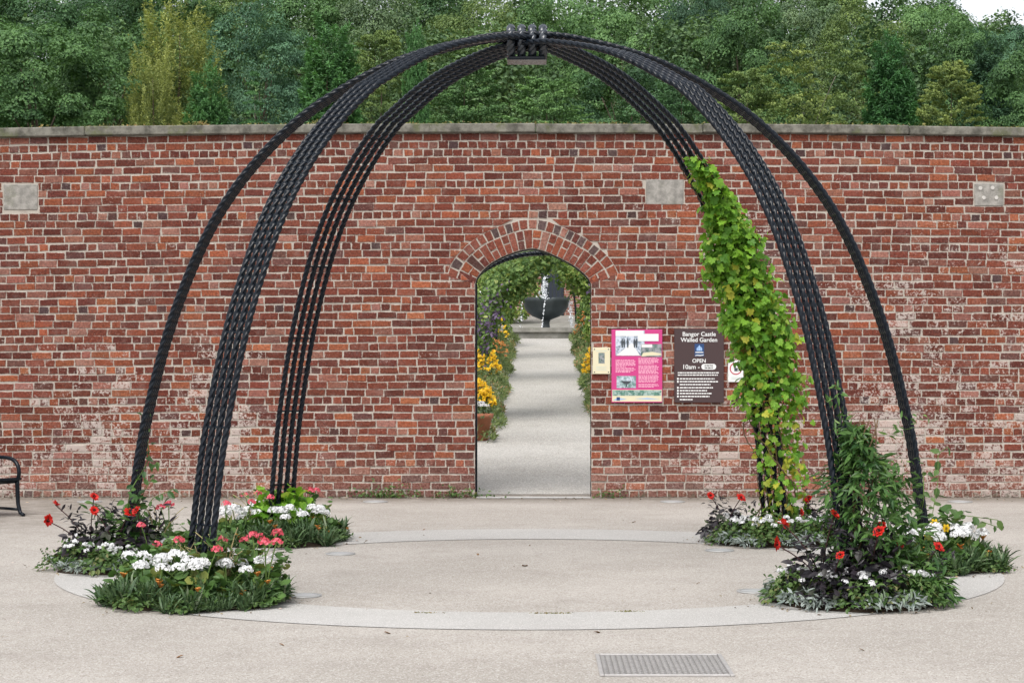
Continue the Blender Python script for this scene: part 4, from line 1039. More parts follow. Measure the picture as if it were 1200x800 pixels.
# the golden hop on the rear right leg
def hop():
    rt = empty('golden_hop_climber', (BEDS['D'][0][0], BEDS['D'][0][1], 0), 'lime green large leaved climber growing up the rear right arch leg', 'climber')
    o0 = np.array([BEDS['D'][0][0], BEDS['D'][0][1], 0])
    d = np.array([math.cos(A47), math.sin(A47), 0]); b = np.array([-d[1], d[0], 0])
    tab = np.array([  # image row, left, right of the leaf mass (photo pixels), density
        (188, 808, 826, .5), (205, 812, 840, .7), (225, 826, 852, .85), (250, 822, 872, 1), (280, 822, 890, 1), (320, 824, 906, 1), (360, 838, 922, 1), (400, 856, 934, 1), (440, 862, 942, .9), (465, 858, 946, .62), (500, 876, 944, .36), (540, 880, 944, .28), (580, 890, 952, .28), (612, 884, 944, .25)], float)
    n = 8200; y = R.uniform(188, 612, n); dens = np.interp(y, tab[:, 0], tab[:, 3]); keep = R.random(n) < dens ** 1.25; y = y[keep]; n = len(y)
    # real positions: height, then the leg's own place at that height, then an offset square to the leg
    zz = EYE + (VY - y) / F * 17.6
    leg = np.array([arch_pt(A47, 1, z) for z in zz])
    zz = EYE + (VY - y) / F * leg[:, 1]
    l_, r_ = np.interp(y, tab[:, 0], tab[:, 1]), np.interp(y, tab[:, 0], tab[:, 2]); mid = X_at((l_ + r_) / 2, leg[:, 1]); hw = (r_ - l_) / 2 / F * leg[:, 1]
    a = R.uniform(0, 2 * np.pi, n); q = np.sqrt(R.uniform(.12, 1, n)) * (1 + .22 * np.sin(zz * 15 + 2 * np.cos(a)) * np.cos(a * 2 + zz * 6))
    off = np.stack([np.cos(a), np.sin(a) * .7, np.zeros(n)], -1)
    P = np.stack([mid, leg[:, 1] - .02, zz], -1) + off * (q * np.maximum(.03, hw - .02))[:, None] + R.normal(0, .028, (n, 3))
    gap = np.sin(zz * 19 + a * 2.3) + np.sin(zz * 31 - a * 3.1 + 1) < -1.05
    nr = off * .8 + np.stack([np.zeros(n), np.full(n, -.45), np.full(n, .6)], -1) + R.normal(0, .55, (n, 3)); up = np.stack([R.normal(0, .75, n), R.normal(-.2, .5, n), np.full(n, -.8)], -1)
    size = R.uniform(.032, .088, n) * np.where(y > 480, .9, 1); yel = R.random(n) < np.interp(y, [188, 300, 450, 560], [.03, .03, .10, .32])
    keep = ~gap | (q < .5); P, nr, up, size, yel = P[keep], nr[keep], up[keep], size[keep], yel[keep]
    for sel, m, nm in ((~yel, M_hop, 'leaves'), (yel, M_hopy, 'yellowed_leaves')):
        o = ob(nm, scatter_mesh(nm, LOBED, P[sel] - o0, nr[sel], size[sel], m, up[sel]), rt); o['kind'] = 'stuff'
    mb = MB(); zs = np.linspace(.0, 3.35, 160)
    for k in range(9):
        ph, rad = k * .7, (.03 if k < 6 else .11); c = (k % 4 - 1.5) * .079
        pts = np.array([arch_pt(A47, 1, z) + b * (c + rad * math.cos(ph + z * 7)) + d * rad * math.sin(ph + z * 7) for z in zs[:160 if k < 4 else 110]]) - o0
        mb.tube(pts + R.normal(0, .004, pts.shape), .0055, k=5)
    mb.build('stems', M_twig, rt, True)
hop()

# thin twiners on the outermost feet
def twiner(az, side, name, label, zmax, n, mat, tm, arms):
    p0 = arch_pt(az, side, 0); rt = empty(name, p0, label, 'climber'); mb = MB(); parts = []
    zs = np.linspace(.05, zmax, 90); d = np.array([math.cos(az), math.sin(az), 0]); b = np.array([-d[1], d[0], 0])
    pts = np.array([arch_pt(az, side, z) + d * (.035 + .02 * math.sin(z * 9)) * math.cos(z * 8) + b * .2 * math.sin(z * 8) for z in zs]) - p0
    mb.tube(pts, .004, k=5); ii = R.integers(0, 90, n)
    V, FS, k = scatter(tm, pts[ii] + R.normal(0, .03, (n, 3)), R.normal(0, .6, (n, 3)) + (0, -.6, .5), R.uniform(.04, .085, n), R.normal(0, .5, (n, 3)) + (0, 0, -.6)); parts.append((V, FS, np.repeat(R.random(n), k), 0))
    for P in arms:
        P = resample(np.array(P), 20); mb.tube(P, .0032, k=5); jj = np.linspace(3, 19, 9).astype(int)
        V, FS, k = scatter(tm, P[jj], R.normal(0, .4, (9, 3)) + (0, -.7, .5), R.uniform(.05, .10, 9), R.normal(0, .6, (9, 3)) + (0, 0, -.5)); parts.append((V, FS, np.repeat(R.random(9), k), 0))
    ob('leaves', join(parts, 'leaves', [mat]), rt); mb.build('stem', M_stem, rt, True)
twiner(0, -1, 'twining_climber', 'thin green climber twisting up the leftmost arch leg', 1.25, 70, M_shrub, OVATE, [[(.03, 0, .3), (.2, -.05, .55), (.36, -.06, .62)], [(.02, 0, .35), (.14, -.05, .62), (.2, 0, .72)], [(0, 0, .3), (-.2, -.1, .5), (-.32, -.1, .52)]])
twiner(0, 1, 'black_eyed_susan_climber', 'thin climber with yellow flowers trailing from the rightmost arch foot', .75, 30, M_smallg, OVATE, [[(.0, 0, .3), (.25, -.05, .42), (.55, -.05, .38)], [(0, 0, .2), (.2, 0, .33), (.45, .05, .36), (.62, .05, .30)], [(.1, .3, .3), (.2, .5, .65), (.22, .6, .86), (.30, .6, .92)]])
for k, (dx, dy, z) in enumerate(((.03, -.2, .37), (-.06, -.22, .30), (.12, -.2, .33))):
    m = 6; th = np.arange(m) / m * 6.28; u = np.stack([np.cos(th), np.full(m, -.15), np.sin(th)], -1)
    V, FS, kk = scatter(PETAL, np.zeros((m, 3)), np.stack([np.zeros(m), np.full(m, -1), np.zeros(m)], -1), .034, u)
    V2, F2, k2 = scatter(KITE, sph(14) * .008 - (0, .006, 0), sph(14), .012)
    o = ob('flower', join([(V, FS, np.full(len(V), .4), 0), (V2, F2, np.full(len(V2), .4), 1)], 'flower', [M_yellow, M_dkeye]))
    o.parent = bpy.data.objects['black_eyed_susan_climber']; o.location = (dx, dy, z)

# ------------------------------------------------------------------ the garden behind the doorway
def gz(Y): return float(ground_z(Y))
def garden():
    # borders of mixed low plants
    for side, name, lab in ((-1, 'border_plants', 'mixed low flowering plants filling the border left of the garden path'), (1, 'border_plants', 'mixed low flowering plants filling the border right of the garden path')):
        n = 17000; Y = R.uniform(29.6 if side < 0 else 31, 53.6, n); x = R.uniform(0, 1, n) ** 1.5
        edge = (.50 - .0045 * (Y - 30) + .06 * np.sin(Y * 1.3) + .04 * np.sin(Y * 3.1)) if side < 0 else .97 + .004 * (Y - 30) + .05 * np.sin(Y * 1.4)
        X = side * (edge + x * 1.6); h = np.interp(x, [0, .12, .4, 1], [.10, .32, .62, .95]) * R.uniform(.25, 1.05, n) * np.interp(Y, [29.5, 32], [.6, 1]) * (1 + .25 * np.sin(Y * 2.3 + x * 5))
        P = np.stack([X, Y, ground_z(Y) + h], -1); tn = np.clip(R.random(n) * .9 + .25 * (np.sin(Y * 1.9 + x * 3) > .55), 0, 1)
        o = ob(name, scatter_mesh(name, LANCE, P, R.normal(0, .6, (n, 3)) + (0, -.2, .7), R.uniform(.05, .11, n), M_border, R.normal(0, .5, (n, 3)) + (0, 0, .8), tn))
        struct(o, lab, 'stuff')
    def clump(name, x, Y, w, h, nf, mat, label, eye=True, leaf=M_smallg, size=.042):
        r = empty(name, (x, Y, gz(Y)), label, 'flowers')
        n = 320; V, FS, k = mound_leaves(LANCE, n, w, h * .9, .10); ob('foliage', mk('foliage', V, FS, leaf, {'tint': np.repeat(R.random(n), k)}), r)
        p = polar(nf) * w; q = p.copy(); q[:, 2] = h * (1 - .5 * (p[:, 0] ** 2 + p[:, 1] ** 2) / w ** 2) * R.uniform(.8, 1.1, nf)
        parts = []
        for j in range(7):
            th = j / 7 * 6.28; base = R.normal(0, .35, (nf, 3)) + (0, -.55, .7)
            M = frames(base); u = np.einsum('nij,j->ni', M, np.array([math.cos(th), math.sin(th), 0.1]))
            V, FS, k = scatter(PETAL, q, base, size, u); parts.append((V, FS, np.repeat(R.random(nf), k), 0))
        o = ob('flower_heads', join(parts, 'flower_heads', [mat]), r); o['kind'] = 'stuff'
    clump('rudbeckia_clump', -.84, 32.4, .28, .66, 190, M_yellow, 'bright yellow daisy clump nearest the terracotta pot')
    clump('rudbeckia_clump', -.88, 37.5, .34, .92, 200, M_yellow, 'bright yellow daisy clump halfway along the left border')
    clump('rudbeckia_clump', -.85, 49.0, .30, .85, 80, M_yellow, 'yellow daisy clump at the far end of the left border')
    clump('rudbeckia_clump', 1.20, 37.0, .28, .9, 170, M_yellow, 'yellow daisy clump in the border right of the path')
    clump('orange_flower_clump', -.80, 43.5, .32, .7, 70, M_orange, 'rusty orange flower clump in the left border')
    clump('orange_flower_clump', 1.25, 48.0, .25, .95, 40, M_orange, 'rusty orange flower clump in the right border')
    clump('white_phlox_clump', -1.05, 46.8, .42, 1.45, 70, M_wp, 'white flowering clump beyond the dark chair left of the path', size=.05)
    # pot
    Y = 30.0; r = empty('terracotta_pot', (X_at(561, Y), Y, gz(Y)), 'tapered terracotta pot standing by the path inside the doorway', 'pot')
    mb = MB(); mb.lathe([(.001, .0), (.13, .0), (.195, .33), (.215, .33), (.222, .40), (.20, .40), (.19, .35), (.001, .34)], k=28); mb.build('bowl', M_terra, r, True)
    c = empty('potted_white_flowers', (X_at(561, Y), Y, gz(Y) + .335), 'white flowers growing in the terracotta pot', 'flowers')
    V, FS, k = mound_leaves(LANCE, 150, .2, .2, .10); ob('foliage', mk('foliage', V, FS, M_gaz, {'tint': np.repeat(R.random(150), k)}), c)
    for j in range(9):
        o = ob('flower_head', head(20, .035, .035, M_wp), c); p = polar(1)[0] * .17; o.location = (p[0], p[1], .22 - 1.5 * (p @ p))
    # rope arches over the path with climbers
    labs = ['first black rope-twist arch spanning the garden path behind the doorway', 'second rope-twist arch over the path, partly wrapped in leaves', 'farthest grey rope-twist arch beyond the fountain']
    for (Y, a, hgt, xc), lab in zip(((29.2, 1.86, 2.80, .19), (40, 1.6, 2.62, .28), (62.5, .98, 2.15, .42)), labs):
        r = empty('path_arch', (xc, Y, gz(Y)), lab, 'arch', 'rope arches along the garden path')
        th = np.linspace(0, math.pi, 160); e = .9
        for k in range(3):
            P = np.stack([-np.sign(np.cos(th)) * np.abs(np.cos(th)) ** e * a, np.full(160, (k - 1) * .10), np.sin(th) ** e * hgt], -1); P = resample(P, 420)
            V, f = twist(P, np.array([0., 1, 0]), .034, .22, 14); ob('twisted_bar', mk('twisted_bar', V, f, M_black), r)
    def drape(name, Y, a, h, n, label, mat, fl=None, lo=.3, hi=2.84, thick=.3, px=0):
        r = empty(name, (.28, Y, gz(Y)), label, 'climber'); th = R.uniform(lo, hi, n)
        q = 1 + R.normal(0, thick, n) * .22
        P = np.stack([-np.cos(th) * a * q, R.normal(0, .42, n), np.sin(th) * h * q * (1 + .05 * np.sin(th * 9))], -1)
        o = ob('leaves', scatter_mesh('leaves', OVATE, P, R.normal(0, .7, (n, 3)) + (0, -.6, .6), R.uniform(.045, .10, n), mat), r); o['kind'] = 'stuff'
        if fl:
            m_, cc, nn = fl; t2 = R.normal(cc, .13, nn); P = np.stack([-np.cos(t2) * a * R.uniform(.82, 1.12, nn), R.normal(-.6, .15, nn), np.sin(t2) * h * .97 + R.normal(0, .16, nn)], -1)
            o = ob('blossoms', scatter_mesh('blossoms', KITE, P, R.normal(0, .5, (nn, 3)) + (0, -1, .2), R.uniform(.05, .085, nn), m_), r); o['kind'] = 'stuff'
    drape('clematis_climber', 33, 1.30, 2.66, 7000, 'leafy climber with purple blossom on the left of the first path arch', M_gardenleaf, (M_purple, .66, 230), .5, 1.7)
    drape('clematis_climber', 35, 1.22, 2.68, 6000, 'leafy climber with purple blossom on the right side of the garden tunnel', M_gardenleaf2, (M_purple, 2.5, 170), 1.5, 2.75)
    drape('arch_climber', 40.5, 1.32, 2.98, 5200, 'mid green climber wrapped over the second path arch', M_gardenleaf2, None, .3, 2.84)
    drape('arch_climber', 46.5, 1.34, 2.98, 5200, 'dark green climber hanging over the path in front of the fountain', M_gardenleaf, None, .25, 2.9)
    # tall shrubs closing the sides
    for i, (x, Y, w_, h, lab) in enumerate(((-1.75, 36, .6, 1.7, 'rounded green shrub behind the yellow daisies on the left'), (-1.65, 42, .7, 1.9, 'bushy green shrub before the dark garden chair'), (-1.15, 50.8, .75, 2.0, 'bright green shrub at the left of the fountain'), (1.85, 38, .5, 1.9, 'green shrub behind the right hand border'), (1.75, 45, .5, 2.0, 'bushy green shrub halfway along the right border'), (1.75, 51.5, .55, 1.7, 'pale green shrub at the right of the fountain'), (-.62, 61.5, .92, 2.3, 'dark rounded shrub behind the fountain beside the gate'), (2.4, 61, .8, 2.5, 'dark rounded shrub behind the fountain on its right'))):
        r = empty('garden_shrub', (x, Y, gz(Y)), lab, 'shrub', 'shrubs beside the garden path'); n = 4600; d = sph(n); q = R.uniform(.55, 1.05, n) ** .5 * (1 + .15 * np.sin(d[:, 0] * 6 + i) * np.sin(d[:, 2] * 7))
        P = d * q[:, None] * (w_, w_, h / 2) + (0, 0, h / 2)
        o = ob('foliage', scatter_mesh('foliage', OVATE, P, d * .6 + R.normal(0, .5, (n, 3)) + (0, 0, .4), R.uniform(.06, .11, n), M_gardenleaf if i % 2 else M_gardenleaf2), r)
        mb = MB(); mb.tube([(0, 0, 0), (.03, 0, h * .3), (0, .03, h * .6)], [.04, .03, .015], k=6); mb.build('stem', M_bark, r, True)
    # dark slatted seat on the left
    Y = 45.5; r = empty('garden_chair', (X_at(571, Y), Y, gz(Y)), 'small dark slatted chair among the plants left of the path', 'chair')
    mb = MB()
    for k in range(6): mb.box((0, .22 + k * .012, .52 + k * .085), (.42, .02, .05))
    mb.build('backrest', M_black, r); mb = MB()
    for k in range(5): mb.box((0, -.2 + k * .09, .44), (.46, .07, .025))
    mb.build('seat', M_black, r)
    for x in (-.21, .21):
        for y, h in ((-.2, .62), (.22, 1.0)): mb = MB(); mb.box((x, y, h / 2), (.04, .04, h)); mb.build('leg', M_black, r)
        mb = MB(); mb.box((x, 0, .635), (.05, .48, .03)); mb.build('armrest', M_black, r)
    # fountain
    Y = 56.2; z0 = gz(54.3); r = empty('fountain', (X_at(640, Y), Y, z0), 'dark bronze bowl fountain on a stem in a stone edged pool', 'fountain')
    mb = MB(); mb.lathe([(1.95, -.1), (1.95, .17), (2.02, .17), (2.02, .29), (1.62, .29), (1.62, .10)], k=56); mb.build('pool_kerb', M_kerb, r)
    mb = MB(); mb.lathe([(1.625, .20), (.001, .20)], k=40); mb.build('pool_water', M_water, r)
    mb = MB(); k = 64; th = np.arange(k) / k * 2 * np.pi
    prof = [(.001, .16), (.19, .16), (.15, .24), (.105, .34), (.095, .46), (.12, .53), (.22, .57), (.38, .63), (.52, .73), (.61, .87), (.655, 1.02), (.675, 1.12), (.66, 1.14), (.62, 1.12), (.45, 1.04), (.001, 1.0)]
    V = []
    for q, zz in prof:
        for t in th:
            notch = math.exp(-((math.sin(t + math.pi / 2)) / .16) ** 2) if math.sin(t) < 0 or True else 0
            lf = max(0, (q - .3) / .35); V.append((q * math.cos(t) * (1 + .0 * lf), q * math.sin(t) * (1 - .16 * notch * lf), zz - .06 * notch * lf + .015 * lf * abs(math.cos(t))))
    i, j = np.meshgrid(np.arange(len(prof) - 1), np.arange(k), indexing='ij'); j2 = (j + 1) % k
    mb.add(np.array(V), [np.stack([i * k + j, i * k + j2, (i + 1) * k + j2, (i + 1) * k + j], -1).reshape(-1, 4)]); mb.build('bowl', M_bronze, r, True)
    n = 520; t = R.random(n) ** 1.3; P = np.stack([-.12 * (1 - t) + .02 + R.normal(0, .016, n) * (1 + 4.5 * (1 - t) ** 2), R.normal(0, .06, n), 1.08 + t * 1.0], -1)
    n2 = 240; s = R.random(n2); sd_ = R.choice([-1, 1], n2, p=[.25, .75]); P2 = np.stack([sd_ * (.66 + .06 * s) + R.normal(0, .03, n2), R.normal(0, .2, n2), 1.1 - s * .88], -1)
    n3 = 60; s = R.random(n3); P3 = np.stack([-.04 - .09 * s + R.normal(0, .008, n3), -.66 + R.normal(0, .02, n3), 1.05 - s * .86], -1)
    P = np.concatenate([P, P2, P3]); nn = len(P)
    o = ob('water_jet', scatter_mesh('water_jet', KITE, P, R.normal(0, 1, (nn, 3)), R.uniform(.03, .07, nn), M_drop, np.tile([0, 0, 1.], (nn, 1)) + R.normal(0, .3, (nn, 3)))); o.location = r.location
    struct(o, 'white jet and falling drops of water at the fountain bowl', 'stuff')
    # paving beyond the pool, far wall with a dark gate
    sheet('fountain_paving', -6, 6, 58.4, 66, .01, M_kerb, 2, 12)
    Yf = 66.5; r = empty('far_garden_wall', (0, Yf, gz(Yf)), 'far brick wall of the garden beyond the fountain', 'wall')
    x0, x1 = X_at(634, Yf), X_at(661, Yf); mb = MB()
    for a, b in ((-9, x0), (x1, 9)): mb.box(((a + b) / 2, .2, 1.3), (b - a, .4, 3.2))
    mb.box(((x0 + x1) / 2, .2, 2.5), (x1 - x0, .4, .8)); mb.build('brickwork', M_farbrick, r)
    mb = MB(); mb.box((0, .2, 2.94), (18.2, .5, .09)); mb.build('coping', M_coping, r)
    g = empty('dark_gate', ((x0 + x1) / 2, Yf + .12, gz(Yf)), 'dark blue grey boarded gate in the far wall behind the water jet', 'gate')
    mb = MB(); wd = x1 - x0
    for k in range(6): mb.box((-wd / 2 + (k + .5) * wd / 6, 0, 1.03), (wd / 6 - .008, .04, 2.06), b=.004)
    mb.build('boards', M_gate, g); mb = MB()
    for z in (.35, 1.7): mb.box((0, -.035, z), (wd - .1, .02, .09))
    mb.build('ledges', M_gate, g)
M_border = leaf_mat('border_leaf', (.09, .15, .045), (.22, .27, .10), (.42, .26, .14), .25)
M_gardenleaf = leaf_mat('garden_climber_leaf', (.065, .135, .035), (.18, .28, .075), (.34, .40, .12), .3)
M_gardenleaf2 = leaf_mat('garden_climber_leaf_light', (.095, .18, .042), (.26, .37, .085), (.44, .48, .14), .3)
M_kerb = stone_mat('pool_stone', (.20, .19, .17), (.32, .31, .28), .3, 4)
M_water = simple('pool_water', (.20, .22, .22), .08, .6, 0, .2, 3)
M_bronze = simple('dark_bronze', (.045, .054, .056), .4, .5, .35, .4, 5)
M_gate = simple('blue_grey_gate_paint', (.020, .026, .040), .5, .4, 0, .2, 5)
def drop_mat():
    t = NT('water_drops'); t.col((.9, .92, .95), .2, .5); t.b.inputs['Alpha'].default_value = .75; return t.m
M_drop = drop_mat()
garden()

# ------------------------------------------------------------------ trees on the hill
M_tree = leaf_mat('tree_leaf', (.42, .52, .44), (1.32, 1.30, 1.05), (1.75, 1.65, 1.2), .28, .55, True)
def limbs(mb, targets, H, r0, lean=0.):
    t = np.linspace(0, 1, 10); ax = np.stack([lean * H * t ** 1.5 + .12 * np.sin(t * 5), .1 * np.cos(t * 4) - .1, H * t * .92], -1); mb.tube(ax, np.linspace(r0, r0 * .15, 10), k=8)
    for p in targets:
        f = np.clip(.25 + .5 * p[2] / H * R.uniform(.6, 1), .15, .85); s = np.array([np.interp(f, t, ax[:, i]) for i in range(3)]); q = np.linspace(0, 1, 7)[:, None]
        mb.tube(s + (p - s) * q + np.array([0, 0, 1.]) * (q * (1 - q)) * .25 * np.linalg.norm(p - s) * .5, np.linspace(r0 * .4, .02, 7), k=5)
def tree_root(kind, label='', group=None): return empty(kind, (0, 0, -200), label, 'tree')
def t_broad(key, H=11., W=7., nc=130, per=260, ls=.15, droop=0.):
    def b():
        r = tree_root('broadleaf_tree'); d = sph(nc * 2); d = d[d[:, 2] > -.75][:nc]; m = len(d)
        q = R.uniform(.45, 1., m) ** .3; bump = 1 + .16 * np.sin(d[:, 0] * 5 + 1) * np.sin(d[:, 1] * 4) + .12 * np.sin(d[:, 2] * 7 + d[:, 0] * 4)
        C = d * (q * bump)[:, None] * (W / 2, W / 2, H * .40) + (0, 0, H * .58)
        rc = R.uniform(.45, 1.15, m)
        P, N, T = [], [], []
        for c, rr, dd in zip(C, rc, d):
            e = sph(per); e[:, 2] = np.where(e[:, 2] < -.25, -e[:, 2], e[:, 2]) * .7; P.append(c + e * rr * R.uniform(.7, 1.05, (per, 1))); N.append(e * .8 + dd * .25 + (0, 0, .25) + R.normal(0, .26, (per, 3))); T.append(np.clip(R.normal(.42, .17, per) + R.normal(0, .16), 0, 1))
        P, N, T = np.concatenate(P), np.concatenate(N), np.concatenate(T)
        ob('crown', scatter_mesh('crown', KITE, P, N, ls * R.uniform(.7, 1.25, len(P)), M_tree, None, T), r)
        mb = MB(); limbs(mb, C[R.choice(m, 14, False)] * (.55, .55, .9), H * .7, .17); mb.build('trunk', M_bark, r, True); return r
    return proto(key, b)
def t_spray(key, H, sprays, ls, tm=KITE, bark=None, trunk_r=.15, kind='conifer_tree', flatn=.35, lean=0., showtrunk=True):
    """sprays: list of (start, direction, length, leaves, width)"""
    def b():
        r = tree_root(kind); P, N, U, T = [], [], [], []
        for s, d, L, n, wd in sprays():
            d = d / np.linalg.norm(d); t = R.random(n) ** .8; off = R.normal(0, 1, (n, 3)) * wd * (1.15 - t)[:, None]; off[:, 2] *= flatn
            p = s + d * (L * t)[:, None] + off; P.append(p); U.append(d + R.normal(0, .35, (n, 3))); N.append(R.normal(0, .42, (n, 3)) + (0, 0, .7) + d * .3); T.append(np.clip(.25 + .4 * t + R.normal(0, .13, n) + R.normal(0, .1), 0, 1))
        P, N, U, T = map(np.concatenate, (P, N, U, T))
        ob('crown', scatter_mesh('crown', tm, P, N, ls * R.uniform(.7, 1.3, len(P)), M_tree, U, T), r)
        tg = [np.array([R.normal(0, .9), R.normal(-2.2, .5), H * R.uniform(.5, .85)]) + np.array([R.uniform(.3, 2.6), R.uniform(-.4, .6), 0]) for _ in range(3)] if kind == 'birch_tree' else []
        mb = MB(); limbs(mb, tg, H * (.62 if kind == 'birch_tree' else .95), trunk_r, lean); mb.build('trunk', bark or M_bark, r, True); return r
    return proto(key, b)
def sp_cone(H, W, n, per, up=.9, z0=.06):
    def f():
        L = []
        for _ in range(n):
            z = H * (z0 + (1 - z0) * (1 - math.sqrt(R.random())) ** .9); a = R.uniform(0, 6.28); rr = W / 2 * (1 - z / H) ** .8 * R.uniform(.75, 1.02) + .05
            o = np.array([math.cos(a), math.sin(a), 0]); L.append((np.array([0, 0, z]) + o * rr * .72, o * .8 + np.array([0, 0, up]), R.uniform(.5, .95), per, .16))
        return L
    return f
def sp_gold(H, W):
    def f():
        L = []
        for _ in range(380):
            a = R.uniform(0, 6.28); z = H * R.uniform(.08, .85); rr = W / 2 * math.sqrt(R.uniform(.1, 1)) * (1 - (z / H) ** 2.2 * .8)
            o = np.array([math.cos(a), math.sin(a), 0]); L.append((np.array([0, 0, z]) + o * rr * .8, o * .35 + np.array([0, 0, 1.]), R.uniform(1.0, 2.1), 80, .11))
        return L
    return f
def sp_layer(H, W, n=320, per=95):
    def f():
        L = []
        for _ in range(n):
            a = R.uniform(0, 6.28); z = H * R.uniform(.1, .96); rr = W / 2 * max(.05, math.sin(min(1, (1 - z / H) * 1.5 + .1) * math.pi / 2)); o = np.array([math.cos(a), math.sin(a), 0]); k = R.uniform(.25, .8)
            L.append((np.array([0, 0, z]) + o * rr * k, o + np.array([0, 0, R.uniform(-.1, .35)]), rr * R.uniform(.25, .5) + .3, per, .3))
        return L
    return f
def sp_spruce(H, W):
    def f():
        L = []
        for z in np.linspace(.1, .97, 22) * H:
            for a in R.uniform(0, 6.28, 6):
                o = np.array([math.cos(a), math.sin(a), 0]); L.append((np.array([0, 0, z]), o + np.array([0, 0, -.18]), W / 2 * (1 - z / H) ** .7 + .12, 38, .09))
        return L
    return f
BA, BB_, BC = t_broad('ba'), t_broad('bb', 11, 7.6, 110, 300, .16), t_broad('bc', 11, 6.4, 190, 180, .13)
LY = t_spray('layer', 11, sp_layer(11, 8), .15, flatn=.22, kind='beech_tree')
CY_ = t_spray('cyp', 9, sp_cone(9, 4.4, 900, 84), .19, LANCE, kind='cypress_tree')
GO = t_spray('gold', 10, sp_gold(10, 4.6), .15, LANCE, kind='golden_cypress_tree', flatn=1.)
SPR = t_spray('spruce', 9, sp_spruce(9, 2.6), .12, LANCE, M_palebark, .06, 'spruce_tree')
SPA = t_spray('sparse', 11, sp_layer(11, 7.5, 230, 60), .14, KITE, M_greybark, .05, 'birch_tree', .3, .12)
H0 = {'ba': 10.6, 'bb': 10.6, 'bc': 10.6}
G_ = {'mid': (0.105, 0.207, 0.085), 'dark': (0.070, 0.153, 0.073), 'blue': (0.101, 0.209, 0.142), 'gold': (0.330, 0.369, 0.150), 'deep': (0.066, 0.176, 0.072), 'light': (0.152, 0.276, 0.118), 'olive': (0.169, 0.244, 0.091), 'yel': (0.221, 0.283, 0.100), 'pine': (0.061, 0.132, 0.088), 'cy': (0.097, 0.226, 0.094), 'grey': (0.146, 0.219, 0.132)}
TREES = [  # proto, photo x, top row, distance, width m, colour, label
 (BA, 40, 30, 84, 7.2, 'mid', 'large mid green broadleaf tree at the left end of the hillside wood'),
 (BB_, 122, 24, 90, 6.4, 'mid', 'full green broadleaf crown between the leftmost tree and the golden conifer'),
 (BB_, -70, 20, 92, 7.5, 'mid', 'broadleaf tree cut by the left edge of the picture'),
 (GO, 205, 4, 88, 5.0, 'gold', 'yellow green upright conifer with feathery sprays'),
 (GO, 178, 60, 84, 3.0, 'gold', 'smaller yellow green conifer in front of the tall golden one'),
 (CY_, 243, 76, 76, 3.2, 'cy', 'small dense dark green cone shaped conifer just above the coping'),
 (BC, 308, 16, 92, 5.4, 'blue', 'bluish green rounded tree right of the golden conifer'),
 (SPR, 297, 78, 78, 2.2, 'cy', 'thin spruce with bare pale trunk and sparse branches'),
 (CY_, 388, 22, 76, 4.4, 'cy', 'tall green cone shaped conifer left of the crossing arches'),
 (LY, 445, 30, 96, 5.0, 'olive', 'olive green tree behind the left side of the arches'),
 (CY_, 487, 28, 78, 2.0, 'cy', 'narrow green columnar conifer behind the arches'),
 (LY, 545, 66, 84, 5.0, 'mid', 'spreading mid green beech low behind the arch crossing'),
 (LY, 640, 84, 80, 4.8, 'light', 'light green layered beech under the hub of the arches'),
 (BB_, 735, 74, 94, 5.5, 'dark', 'dark green broadleaf tree right of the layered beech'),
 (BC, 560, 8, 112, 6.8, 'olive', 'dull olive broadleaf tree behind the arch crossing'),
 (BA, 650, 8, 116, 6.2, 'light', 'pale green broadleaf crown straight above the arch hub'),
 (BB_, 735, 0, 112, 6.8, 'light', 'pale green broadleaf crown right of the arch hub'),
 (BC, 815, -6, 108, 4.4, 'pine', 'dark green tree at the top above the right arch'),
 (BA, 872, 14, 100, 5.5, 'mid', 'mid green rounded tree above the right arch legs'),
 (LY, 800, 82, 86, 4.6, 'dark', 'dark spreading tree above the coping between the right arch legs'),
 (SPA, 925, 44, 86, 5.2, 'yel', 'yellowing open tree with bare pale branches showing'),
 (SPA, 990, 44, 88, 4.6, 'olive', 'thin olive tree with a leaning pale trunk'),
 (LY, 875, 74, 82, 4.4, 'olive', 'low olive tree left of the yellowing open tree'),
 (CY_, 1043, 40, 77, 3.9, 'deep', 'dense rounded dark green conifer above the right part of the wall'),
 (BC, 1010, 16, 108, 5.8, 'olive', 'olive broadleaf crown on the skyline behind the dense dark conifer'),
 (BA, 1092, 8, 116, 6.6, 'light', 'rounded green crown on the skyline left of the patch of sky'),
 (LY, 1112, 66, 84, 4.2, 'yel', 'yellowish tree between two dark conifers on the right'),
 (CY_, 1160, 40, 92, 4.4, 'pine', 'dark bluish conifer near the right edge of the picture'),
 (BC, 1125, 34, 104, 5.2, 'mid', 'mid green broadleaf crown under the patch of sky'),
 (BB_, 1196, 22, 112, 5.6, 'blue', 'green broadleaf crown below the sky at the right edge'),
 (BA, 1215, 62, 84, 4.6, 'mid', 'broadleaf tree cut by the right edge of the picture'),
 (BB_, 930, 0, 116, 6.0, 'grey', 'grey green skyline tree above the yellowing open tree'),
 (BC, 440, -10, 118, 7.0, 'grey', 'grey green tree at the top edge left of the arch crossing'),
 (BA, 350, -14, 118, 6.5, 'mid', 'green broadleaf crown at the top edge above the tall cone shaped conifer'),
 (BB_, 265, -16, 122, 6.5, 'olive', 'olive crown at the top edge behind the bluish green tree'),
 (BA, 212, -16, 118, 6.5, 'mid', 'green crown at the top edge straight behind the golden conifer'),
 (BC, 120, -14, 116, 7.0, 'dark', 'dark crown at the top edge behind the golden conifer'),
 (BA, 20, -12, 112, 7.5, 'dark', 'dark crown at the top left corner of the picture'),
 (BB_, 1290, 30, 100, 7., 'mid', 'broadleaf tree beyond the right edge'),
 (BC, 500, -20, 130, 7., 'dark', 'dark crown at the top edge behind the olive tree'),
]
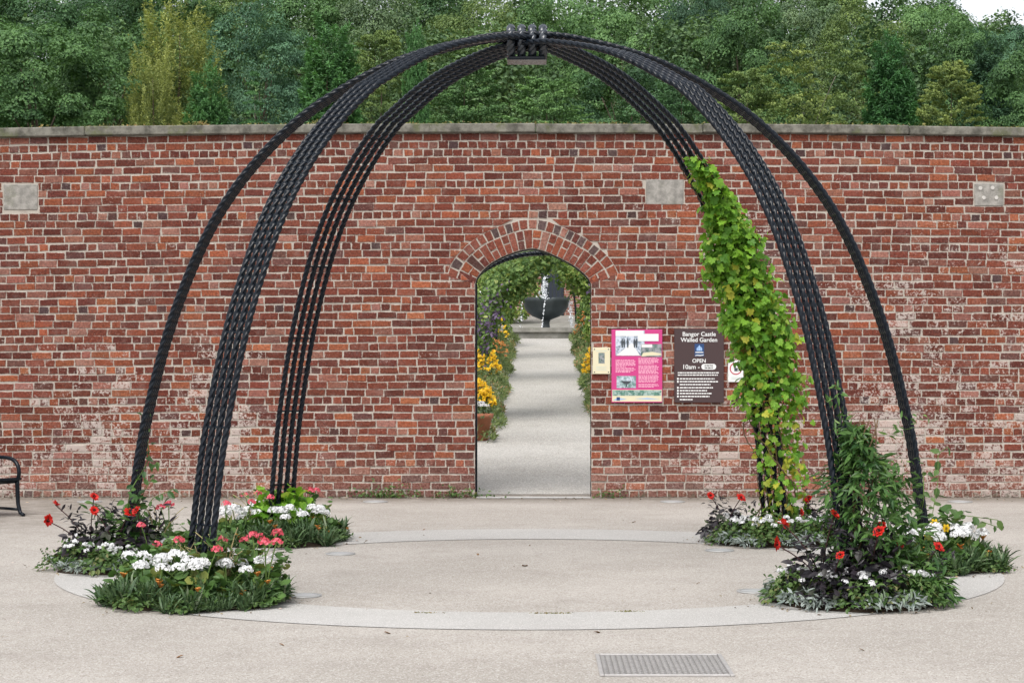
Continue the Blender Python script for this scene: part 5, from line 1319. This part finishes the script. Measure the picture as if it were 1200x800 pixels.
GROW = {'broadleaf_tree': 10.75, 'beech_tree': 11., 'cypress_tree': 9.3, 'golden_cypress_tree': 9.9, 'spruce_tree': 9., 'birch_tree': 11.}
GW = {'broadleaf_tree': 7.3, 'beech_tree': 8., 'cypress_tree': 4.6, 'golden_cypress_tree': 4.6, 'spruce_tree': 2.8, 'birch_tree': 7.5}
def stem(n): return n.split('.')[0]
for p, px, py, Y, wd, colr, lab in TREES:
    if px > 1250: continue
    x = X_at(px, Y); g = gz(Y) - .4; h = Z_at(py, Y) - g; k = stem(p.name)
    o = dup(p, (x, Y, g), R.uniform(0, 6.28) if k != 'birch_tree' else R.uniform(-.4, .4), (wd / GW[k], wd / GW[k], h / GROW[k]), lab, 'trees of the hillside wood')
    for c in o.children: c.color = (*G_[colr], 1) if c.name.startswith('crown') else c.color
# the mass of the wood farther up, read as one
def wood():
    P, N, S_, T = [], [], [], []
    for row, (Y, n) in enumerate(((104, 34), (128, 40), (150, 40))):
        for x in np.linspace(-62, 62, n) + R.normal(0, 1., n):
            px = VX + x / Y * F; top = np.interp(px, [-900, 0, 700, 1000, 1100, 1135, 1160, 1600], [20, -25, -30, -42, -18, 10, 14, 6]) + (55 if row == 0 else 14 if row == 1 else 4) + R.uniform(-6, 16)
            zt = Z_at(top, Y); H = 9.; m = 2800; d = sph(m); d[:, 2] = np.abs(d[:, 2]) * 1.3 - .3; q = (1 + .2 * np.sin(d[:, 0] * 7 + x) * np.sin(d[:, 2] * 6 + d[:, 1] * 5)) * R.uniform(.8, 1.03, m)
            P.append(d * q[:, None] * (2.7, 2.7, 4.4) + (x, Y, zt - 4.5)); N.append(d * .5 + R.normal(0, .5, (m, 3)) + (0, 0, .4)); S_.append(R.uniform(.18, .34, m)); T.append(np.clip(R.normal(.4, .2, m) + R.normal(0, .15), 0, 1))
    o = ob('woodland', scatter_mesh('woodland', KITE, np.concatenate(P), np.concatenate(N), np.concatenate(S_), M_tree, None, np.concatenate(T))); o.color = (.115, .195, .098, 1)
    struct(o, 'green mass of the wood filling the hill behind the nearer trees', 'stuff')
wood()

# drop the prototypes everything was copied from
for o in HID:
    for c in list(o.children_recursive): bpy.data.objects.remove(c)
    bpy.data.objects.remove(o)
